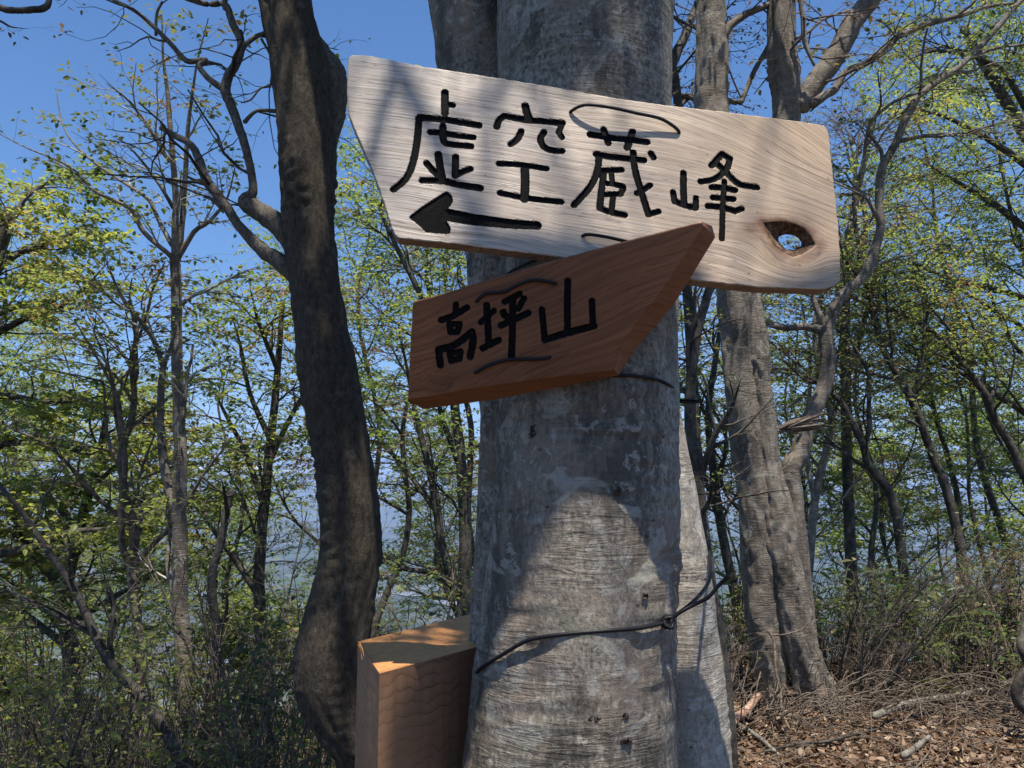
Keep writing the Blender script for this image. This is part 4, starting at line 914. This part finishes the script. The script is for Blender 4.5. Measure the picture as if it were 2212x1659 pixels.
    if hole is not None:
        hf = np.array(resample(list(hole)+[hole[0]], 97)[:-1]); hbk = np.array(resample(list(hole_back)+[hole_back[0]], 97)[:-1]); V = []; ff = []
        for a in range(7):
            u_ = a/6; ring = hf*(1-u_)+hbk*u_
            rough = .0028*math.sin(math.pi*min(1, u_+.15))
            for q in range(96):
                n3 = noise.noise(Vector((ring[q][0]*130, ring[q][1]*130, u_*3)))
                V.append(pl.w(ring[q]+rough*n3*np.array([1, 1]), .001+u_*(thick-.001)))
        for a in range(6):
            for q in range(96): ff.append((a*96+q, (a+1)*96+q, (a+1)*96+(q+1) % 96, a*96+(q+1) % 96))
        mesh_obj('knothole', np.array(V), ff, M['knot'], root)
    return face

def wood(name, stops, fig, edgecol, rough, lines=170, stainc=(.30,.17,.09), speck=True, bumpk=1.0, warmx=None):
    s = N(name); o = s.obj(); g_ = s.attr('grain'); sep = s.n('SeparateXYZ', {0: o})
    v1 = s.n('CombineXYZ', {0: s.math('MULTIPLY', g_, lines), 1: s.math('MULTIPLY', sep.outputs[0], 1.3), 2: 0.0}).outputs[0]
    ring = s.noise(v1, 1.0, 3, .55, .35)
    v2 = s.n('CombineXYZ', {0: s.math('MULTIPLY', g_, lines*7), 1: s.math('MULTIPLY', sep.outputs[0], 4.5), 2: 3.0}).outputs[0]
    fib = s.noise(v2, 1.0, 3, .7)
    v3 = s.n('CombineXYZ', {0: s.math('MULTIPLY', g_, 900.0), 1: s.math('MULTIPLY', sep.outputs[0], 20.0), 2: 6.0}).outputs[0]
    fine = s.noise(v3, 1.0, 2, .6)
    col = s.ramp(ring, stops)
    col = s.mix(s.ramp(fib, [(.35, .55), (.6, 0)]), col, fig)
    col = s.mix(s.ramp(s.noise(o, 6, 3), [(.4, 0), (.65, .45)]), col, edgecol)
    if warmx: col = s.mix(s.ramp(s.math('ADD', s.math('MULTIPLY', sep.outputs[0], 1.0), .5), [(.1, .0), (.95, .75)]), col, warmx, 'MULTIPLY')
    col = s.mix(s.ramp(s.noise(s.n('CombineXYZ', {0: s.math('MULTIPLY', g_, lines*1.6), 1: s.math('MULTIPLY', sep.outputs[0], 5.0), 2: 9.0}).outputs[0], 1.0, 2, .5), [(.48, 0), (.5, .95), (.52, 0)]), col, fig)
    if speck: col = s.mix(s.ramp(s.n('TexVoronoi', {'Vector': o, 'Scale': 26.0}).outputs['Distance'], [(.035, .85), (.06, 0)]), col, (.07,.05,.04))
    col = s.mix(s.math('MULTIPLY', s.attr('stain'), s.ramp(s.noise(o, 28, 4), [(.3, .3), (.6, 1)])), col, stainc)
    h = s.math('ADD', s.math('MULTIPLY', ring, 1.3), s.math('ADD', s.math('MULTIPLY', fib, .9), s.math('MULTIPLY', fine, .5)))
    return s.finish(col, rough, s.bump(h, .42*bumpk, .0015), .42)
M['pale_wood'] = wood('weathered_pale_wood', [(.28, (.20,.15,.11)), (.38, (0.448,0.370,0.297)), (.50, (0.582,0.504,0.426)), (.56, (.33,.265,.205)), (.60, (0.560,0.482,0.398)), (.75, (0.616,0.538,0.448))], (.20,.155,.12), (.43,.345,.25), .46, lines=88, warmx=(1.05,.84,.58), stainc=(.16,.075,.03))
M['pale_edge'] = wood('pale_board_edge_wood', [(.3, (.22,.15,.11)), (.6, (.36,.26,.2))], (.16,.11,.09), (.30,.21,.16), .8, speck=False)
M['red_wood'] = wood('stained_red_brown_wood', [(.30, (.13,.045,.016)), (.46, (.23,.088,.033)), (.56, (.12,.042,.015)), (.62, (.21,.08,.03)), (.74, (.26,.105,.042))], (.09,.032,.012), (.20,.078,.03), .5, lines=62, stainc=(.06,.024,.012), speck=False, bumpk=.6)
M['red_edge'] = wood('red_board_edge_wood', [(.3, (.18,.068,.025)), (.6, (.24,.095,.036))], (.13,.048,.018), (.21,.08,.03), .6, lines=60, speck=False, bumpk=.4)
s = N('rotten_knot'); o = s.obj(); M['knot'] = s.finish(s.ramp(s.noise(o, 110, 5, .7), [(.35, (.035,.018,.010)), (.5, (.13,.07,.035)), (.68, (.34,.21,.12))]), .8, s.bump(s.noise(o, 150, 5, .8), 1, .006), .3)

def c1(x, y): return (735.1+.28774*x, 98.7+.28774*y)
def c2(x, y): return (1206.9+.28521*x, 192+.28521*y)
def c3(x, y): return (844.8+.32242*x, 460.8+.32242*y)

pp = Plane(P(1280, 370, 1.393), (.04, -.98, .15))
def toS(tr, pts, wd, pl, sc_):
    hw = wd*sc_/2/F*1.5+.0011
    line = smooth_path(np.array(pts, float), 3) if len(pts) > 2 else np.array(pts, float)
    return ([pl.uv(*tr(x, y)) for x, y in line], hw)
S1 = lambda w_, *p: toS(c1, p, w_, pp, .28774)
S2 = lambda w_, *p: toS(c2, p, w_, pp, .28521)
S3 = lambda w_, *p: toS(c3, p, w_, pr_, .32242)
kyo = [S1(50,(785,350),(785,505)), S1(38,(795,437),(848,447)), S1(48,(595,535),(800,557)), S1(48,(800,557),(1040,597)), S1(46,(590,540),(578,700),(545,880),(490,1000),(400,1078)), S1(42,(675,648),(760,652)), S1(42,(760,652),(880,675),(998,688)),
       S1(46,(770,605),(770,690)), S1(44,(770,690),(800,735),(980,755)), S1(50,(735,815),(752,930),(768,1010)), S1(44,(648,882),(690,930),(728,965)), S1(46,(865,835),(863,975)), S1(44,(863,975),(920,945),(975,925)), S1(46,(615,1010),(760,1012)), S1(48,(760,1012),(900,1045),(1050,1068))]
ku = [S1(52,(1388,452),(1400,500),(1418,545)), S1(44,(1175,608),(1190,560),(1230,528)), S1(48,(1230,528),(1400,558)), S1(46,(1400,558),(1668,580)), S1(40,(1668,580),(1640,650)), S1(38,(1640,650),(1665,688)), S1(44,(1358,642),(1330,700),(1280,738)),
      S1(44,(1530,648),(1502,700),(1530,760),(1590,785),(1665,790)), S1(40,(1190,885),(1350,893),(1548,922)), S1(56,(1385,925),(1388,1030),(1382,1150)), S1(40,(1198,1105),(1400,1145),(1660,1172))]
zo = [S2(46,(238,345),(400,370),(670,402)), S2(44,(340,307),(376,412)), S2(48,(558,325),(520,445)), S2(46,(285,495),(400,515),(645,540)), S2(44,(305,510),(292,620),(240,740),(115,880)), S2(44,(565,482),(575,600),(620,760),(680,950)), S2(40,(680,950),(755,928)),
      S2(42,(698,487),(718,520)), S2(40,(692,730),(640,765),(592,790)), S2(42,(475,612),(345,618)), S2(44,(345,618),(328,740),(310,900)), S2(42,(310,900),(380,930),(500,955)), S2(34,(400,640),(405,705)), S2(36,(340,712),(430,725)), S2(40,(430,725),(488,742),(470,795)), S2(38,(470,795),(340,800)), S2(38,(412,810),(400,925))]
mine = [S2(44,(945,638),(945,760),(950,878)), S2(40,(865,782),(878,850)), S2(42,(878,850),(950,880),(1038,900)), S2(38,(1038,900),(1040,825)), S2(44,(1158,580),(1238,492)), S2(42,(1238,492),(1298,528)), S2(42,(1298,528),(1270,610),(1180,682),(1075,702)), S2(44,(1215,580),(1290,655),(1370,722),(1500,745)),
        S2(44,(1160,745),(1240,748),(1335,767)), S2(42,(1170,822),(1322,834)), S2(44,(1132,887),(1240,897),(1335,925)), S2(42,(1335,925),(1385,908)), S2(36,(1255,700),(1243,900),(1235,1135))]
arrow = [('poly', [pp.uv(*c1(x, y)) for x, y in ((512,1285),(600,1215),(700,1150),(780,1100),(805,1092),(840,1125),(848,1165),(825,1205),(795,1235),(780,1300),(812,1335),(832,1375),(825,1408),(790,1416),(640,1402),(600,1360),(540,1310))]),
         ([pp.uv(*c1(x, y)) for x, y in ((800,1270),(1000,1305),(1250,1335),(1478,1350))], [50*.28774/F*1.5, 46*.28774/F*1.5, 39*.28774/F*1.5, 34*.28774/F*1.5])]
Tp = [pp.uv(*q) for q in ((760,117),(800,119),(900,140),(1010,157),(1180,184),(1330,211),(1436,226),(1560,240),(1700,258),(1755,266),(1780,271))]
Bp = [pp.uv(*q) for q in ((862,514),(1000,528),(1100,541),(1200,553),(1330,578),(1510,606),(1640,620),(1760,624),(1782,624))]
Lp = [pp.uv(*q) for q in ((862,514),(853,507),(846,492),(820,410),(795,345),(770,290),(752,245),(749,200),(750,140),(753,123),(760,117))]
Rp = [pp.uv(*q) for q in ((1782,624),(1805,616),(1815,606),(1816,560),(1812,500),(1806,430),(1800,380),(1794,320),(1791,290),(1787,279),(1780,271))]
hole = [pp.uv(*c2(x, y)) for x, y in ((1548,1010),(1620,1004),(1720,1000),(1800,1022),(1860,1052),(1905,1100),(1947,1178),(1905,1212),(1850,1245),(1780,1268),(1735,1250),(1690,1222),(1640,1185),(1590,1115))]
hback = [pp.uv(*c2(x, y), .026) for x, y in ((1660,1128),(1685,1112),(1715,1102),(1750,1104),(1785,1112),(1815,1132),(1838,1162),(1834,1190),(1800,1200),(1790,1222),(1755,1214),(1735,1226),(1700,1196),(1668,1160))]
kc = np.array(pp.uv(1712, 522)); ax_ = np.array(pp.uv(1700, 400))-np.array(pp.uv(800, 255)); ax_ /= np.linalg.norm(ax_)
def grain_pale(p):
    r = p-kc; al = r@ax_; ac = r@np.array([-ax_[1], ax_[0]]); r2_ = al**2+(ac*1.15)**2
    R = .052; psi = ac*(1-np.clip(R*R/(r2_+1e-6), 0, .93))
    bend = np.where(ac > 0, 1, .15)*np.clip(al+.30, 0, 1)**2*.9*np.clip(ac*6, 0, 1)
    wav = .002*np.sin(al*13+ac*7)+.001*np.sin(al*31+2)+np.array([.0045*noise.noise(Vector((q[0]*5, q[1]*16, 0))) for q in r])
    return psi+bend*1.1+wav
br1 = thing('wooden_board', pp.w(np.array([0, 0.]), 0).tolist(), 'large pale weathered board with black carved characters, an arrow and a knothole', 'sign')
make_board(br1, 'pale', pp, Tp, Bp, Lp, Rp, None, .026, [kyo, ku, zo, mine, arrow], M['pale_wood'], M['pale_edge'], 700, 210, grain_pale, hole, hback, jit=.0012)

pr_ = Plane(P(1150, 690, 1.362), (-.12, -.95, -.27))
taka = [S3(34,(435,612),(432,680)), S3(34,(335,715),(420,685),(508,632)), S3(36,(392,738),(398,795)), S3(34,(398,795),(445,795)), S3(34,(445,795),(460,742)), S3(32,(460,742),(392,742)), S3(40,(330,1018),(318,915)), S3(40,(318,915),(430,880),(540,795)), S3(40,(540,795),(550,850),(530,960)), S3(34,(392,938),(402,988)), S3(34,(402,988),(458,975)), S3(34,(458,975),(466,925)), S3(30,(466,925),(392,938))]
hei = [S3(38,(640,618),(655,870)), S3(30,(600,730),(690,652)), S3(36,(612,905),(720,850)), S3(32,(760,592),(862,540)), S3(38,(752,662),(762,685)), S3(32,(890,572),(852,640)), S3(36,(735,752),(918,668)), S3(38,(815,590),(812,800),(806,970))]
yama = [S3(36,(1183,455),(1180,620),(1182,780)), S3(34,(1010,645),(1030,848)), S3(38,(1030,848),(1180,800),(1360,755)), S3(34,(1345,588),(1352,745))]
Tb = [pr_.uv(*c3(*q)) for q in ((145,592),(330,545),(540,478),(800,400),(1100,312),(1500,205),(1800,125),(2040,62),(2085,56))]
Bb = [pr_.uv(*c3(*q)) for q in ((112,1250),(300,1225),(500,1185),(740,1150),(1000,1112),(1300,1080),(1500,1055))]
Lb = [pr_.uv(*c3(*q)) for q in ((112,1250),(120,1050),(132,830),(145,592))]
Rb = [pr_.uv(*c3(*q)) for q in ((1500,1055),(1530,930),(1570,850),(1640,740),(1780,570),(1900,400),(2000,240),(2070,130),(2100,85),(2085,56))]
BACK_CORNERS = [Bb[0], Bb[3], Bb[-1], Rb[2], Rb[5], Rb[8], Tb[-1], Tb[4], Tb[0]]
bkp = [pr_.uv(*c3(*q), .034) for q in ((212,1312),(740,1240),(1522,1085),(1640,905),(1905,595),(2172,160),(2150,85),(1130,330),(170,610))]
kb = np.array(pr_.uv(*c3(330, 1130)))
axb = np.array(pr_.uv(1500, 500))-np.array(pr_.uv(900, 690)); axb /= np.linalg.norm(axb)
def grain_red(p):
    r = p-kb; al = r@axb; ac = r@np.array([-axb[1], axb[0]])
    return ac*(1-np.clip(.02**2/(al**2+ac**2+1e-6), 0, .9))-.22*np.clip(al, 0, 1)*.4+.004*np.sin(al*26+ac*20)
br2 = thing('wooden_board', pr_.w(np.array([0, 0.]), 0).tolist(), 'smaller red-brown pointed board with three black carved characters, below the pale one', 'sign')
make_board(br2, 'red', pr_, Tb, Bb, Lb, Rb, np.array(bkp), .034, [taka, hei, yama], M['red_wood'], M['red_edge'], 420, 170, grain_red, seed=5, depth=.0035, jit=.0005)

# ------------------------------------------------------------------ cords
def cord(label, sets, rad=.0031):
    root = None
    for a, (nm, pts) in enumerate(sets):
        q = smooth_path(np.array([tuple(p) for p in pts]), 6); 
        if root is None: root = thing('black_cord', tuple(q[0]), label, 'cord')
        m = Mesh(); m.tube(q, np.full(len(q), rad), 8); m.build(nm, M['cord'], root)
    return root
def onb(pl, x, y, h): u = pl.uv(x, y); return Vector(pl.w(np.array(u), -h))
cord('black cord bulging off the pale board above its third character', [('loop', [onb(pp,1233,243,-.012), onb(pp,1234,242,.003), onb(pp,1262,238,.016), onb(pp,1310,246,.021), onb(pp,1370,256,.017), onb(pp,1420,264,.013), onb(pp,1450,276,.008), onb(pp,1466,286,.002), onb(pp,1467,287,-.012)])])
cord('short black cord at the lower edge of the pale board, slipping behind the red-brown one', [('loop', [onb(pp,1259,511,-.012), onb(pp,1260,510,.003), onb(pp,1280,513,.010), onb(pp,1330,524,.013), onb(pp,1400,540,.010)])])
cord('black cord across the top of the red-brown board\'s characters', [('loop', [onb(pr_,1030,651,-.01), onb(pr_,1031,650,.002), onb(pr_,1050,634,.005), onb(pr_,1090,630,.006), onb(pr_,1115,617,.006), onb(pr_,1150,605,.007), onb(pr_,1180,607,.006), onb(pr_,1199,612,.003), onb(pr_,1200,612,-.01)])])
cord('black cord under the red-brown board\'s characters', [('loop', [onb(pr_,1028,805,-.01), onb(pr_,1029,804,.002), onb(pr_,1060,787,.005), onb(pr_,1100,776,.006), onb(pr_,1140,775,.006), onb(pr_,1165,774,.005), onb(pr_,1186,772,.003), onb(pr_,1187,772,-.01)])])
cord('black cord round the thick beech just right below the red-brown board', [('loop', [on_trunk(1300,812,.005), on_trunk(1337,810,.005), on_trunk(1380,813,.005), on_trunk(1420,820,.005), on_trunk(1450,834,.004), P(1466,850,1.62), P(1466,858,1.72)]), ('tail', [P(1462,864,1.60), P(1480,865,1.58), P(1511,867,1.56)]), ('tail', [P(1462,867,1.61), P(1480,869,1.60), P(1505,869,1.6)])])
cord('black cord arching over the beech between the two boards', [('loop', [on_trunk(1092,640,.005), on_trunk(1085,610,.005), on_trunk(1098,590,.005), on_trunk(1130,572,.005), on_trunk(1170,556,.006), on_trunk(1210,540,.008)])])
K = on_trunk(1443, 1343, .012)
c_ = cord('knotted black cord round the thick beech above the timber', [
  ('loop', [on_trunk(1030,1452,.006), on_trunk(1045,1438,.006), on_trunk(1080,1417,.006), on_trunk(1120,1393,.006), on_trunk(1150,1380,.006), on_trunk(1210,1371,.006), on_trunk(1300,1363,.006), on_trunk(1380,1357,.006), on_trunk(1425,1348,.007), K]),
  ('tail', [K, P(1465,1325,1.50), P(1495,1302,1.52), P(1520,1275,1.58), P(1533,1250,1.68), P(1534,1215,1.80), P(1530,1195,1.9)]),
  ('tail', [K, P(1470,1322,1.47), P(1500,1306,1.47), P(1530,1290,1.46), P(1555,1262,1.46), P(1574,1245,1.45)])], .0036)
m = Mesh()
for a in range(3):
    q = []
    for k in range(15):
        th = k/14*2*math.pi; e = [(1, 0, .3), (.5, 1, -.6), (-.4, .3, 1)][a]
        q.append(K+Vector((math.cos(th)*(.010-.002*a), math.sin(th)*.006*e[1]-.003, math.sin(th)*.0095+math.cos(th)*.004*e[2])))
    m.tube(np.array([tuple(p) for p in q]), np.full(15, .0036), 8)
m.build('knot', M['cord'], c_)

# ------------------------------------------------------------------ the squared timber tied on at the lower left
zt = P(820, 1455, 1.16)
A_, B_, D_, E_ = P(773, 1386, 1.80), P(820, 1455, 1.49), P(1050, 1392, 1.78), P(1052, 1318, 2.12)
Cq = P(905, 1430, 1.24)
tb = thing('squared_timber', (B_.x, B_.y, .2), 'thick sawn orange-brown timber standing against the foot of the beech, left', 'timber')
def facegrid(name, p00, p10, p11, p01, nu, nv, mat, bow=None, jit=.0012):
    V = []; f = []
    nrm = (p10-p00).cross(p01-p00).normalized()
    for j in range(nv+1):
        for i in range(nu+1):
            u, v_ = i/nu, j/nv; p = p00*(1-u)*(1-v_)+p10*u*(1-v_)+p11*u*v_+p01*(1-u)*v_
            e = 0 if i in (0, nu) or j in (0, nv) else 1
            p = p+nrm*(jit*noise.noise(p*45)+jit*.6*noise.noise(p*160))*e
            if bow: p = p+bow(u, v_)
            V.append(p)
    for j in range(nv):
        for i in range(nu): a = j*(nu+1)+i; f.append((a, a+1, a+nu+2, a+nu+1))
    V = np.array([tuple(p) for p in V]); 
    return mesh_obj(name, V, f, mat, tb)
s = N('sawn_end_grain'); o = s.obj()
M['endgrain'] = s.finish(s.mix(s.ramp(s.noise(o, 60, 6, .75), [(.42, 0), (.62, .7)]), (.62,.29,.10), (.42,.18,.06)), .6, s.bump(s.noise(s.mapv(o, 60, 200, 60), 1, 4, .7), .6, .002), .3)
s = N('sawn_long_grain'); o = s.obj()
zz_ = s.n('SeparateXYZ', {0: o}).outputs[2]
ph = s.math('ADD', s.math('MULTIPLY', zz_, 44.0), s.math('MULTIPLY', s.noise(s.mapv(o, 9, 9, 5), 1, 3, .5), 4.2))
wv = s.math('FRACT', ph)
lam = s.noise(s.mapv(o, 6, 6, 22), 1, 3)
col = s.mix(s.math('MULTIPLY', s.ramp(wv, [(.0, .9), (.10, .25), (.6, 0), (.93, .1), (1, .9)]), s.ramp(lam, [(.35, .25), (.6, 1)])), (.36,.20,.11), (.14,.065,.03))
col = s.mix(s.ramp(s.noise(s.mapv(o, 60, 60, 3), 1, 5, .7), [(.45, 0), (.7, .5)]), col, (.22,.115,.06))
col = s.mix(s.ramp(s.noise(o, 7, 4), [(.45, 0), (.65, .5)]), col, (.27,.13,.065))
M['sawn'] = s.finish(col, .7, s.bump(s.math('ADD', s.math('MULTIPLY', wv, .15), s.noise(s.mapv(o, 120, 120, 60), 1, 5, .7)), .4, .0015), .25)
dn = Vector((0, 0, -1.15)); lean = Vector((-.0, 0, 0))
def lower(p, y): return Vector((p.x, p.y, .18))
A2, B2, D2, E2 = lower(A_, 0), lower(B_, 0), lower(D_, 0), lower(E_, 0)
topbow = lambda u, v_: Vector((0, 0, -.010*math.sin(math.pi*u)*0+.004*math.sin(u*7)*math.sin(math.pi*v_)-.006*math.sin(math.pi*v_)))
# the cut top, raised a little towards its back edge
facegrid('sawn_top', B_, D_, E_, A_, 60, 26, M['endgrain'], topbow)
facegrid('side', B2, D2, D_, B_, 40, 60, M['sawn'])
facegrid('side', A2, B2, B_, A_, 16, 60, M['sawn'])
facegrid('side', D2, E2, E_, D_, 12, 30, M['sawn']); facegrid('side', E2, A2, A_, E_, 30, 30, M['sawn'])
m = Mesh()
for (x0, y0, x1, y1, D) in ((774,1392,782,1425,1.275),(776,1388,786,1418,1.27),(862,1372,868,1352,1.36),(812,1500,818,1512,1.235),(848,1380,840,1374,1.3)):
    m = Mesh(); m.tube([tuple(P(x0, y0, D+.32)), tuple(P((x0+x1)/2+2, (y0+y1)/2, D+.316)), tuple(P(x1, y1, D+.312))], [.0014, .001, .0004], 4); m.build('splinter', M['endgrain'], tb)


# ------------------------------------------------------------------ wooded slope below, as one mass of crowns
g = np.random.default_rng(21); n = 5200
rr_ = 26*np.exp(g.uniform(0, 3.4, n)); th_ = g.uniform(-.75, .75, n); cx, cy = rr_*np.sin(th_), rr_*np.cos(th_)
cz = height(cx, cy); per = 26
R = (1.6+.010*rr_)*g.uniform(.7, 1.3, n)
off = g.normal(0, 1, (n, per, 3)); off /= np.linalg.norm(off, axis=2)[:, :, None]; off *= g.uniform(.55, 1, (n, per, 1))
pos = np.stack([cx, cy, cz+R*.9+1.5], 1)[:, None]+off*R[:, None, None]*np.array([1, 1, .9])
pos = pos.reshape(-1, 3); d = off.reshape(-1, 3)+g.normal(0, .6, (n*per, 3))
tint = np.repeat(np.clip(g.normal(.42, .28, n), 0, 1), per)+g.normal(0, .08, n*per)
o = leaves_mesh('wooded_hillside', pos, d, g.normal(0, 1, (n*per, 3))+[0, 0, .8], np.repeat(R, per)*g.uniform(.35, .7, n*per), M['leaf_olive'], None, np.clip(tint, 0, 1), wid=.9)
props(o, 'springtime wood covering the valley side far below the ridge', None, None, 'stuff')

# ------------------------------------------------------------------ haze
h = bpy.data.meshes.new('haze'); X = 43000.; z0, z1 = -620., 1300.
h.from_pydata([(-X,-X,z0),(X,-X,z0),(X,X,z0),(-X,X,z0),(-X,-X,z1),(X,-X,z1),(X,X,z1),(-X,X,z1)], [], [(0,3,2,1),(4,5,6,7),(0,1,5,4),(1,2,6,5),(2,3,7,6),(3,0,4,7)])
ho = bpy.data.objects.new('haze', h); C.objects.link(ho); props(ho, 'thin blue haze over the valley and mountains', None, None, 'stuff')
s = N('haze'); pv = s.n('VolumePrincipled', {'Color': (.48,.64,1.0,1), 'Density': HAZE if 'HAZE' in globals() else 6.5e-5, 'Anisotropy': .1}); s.t.links.new(pv.outputs[0], s.out.inputs['Volume'])
h.materials.append(s.m)
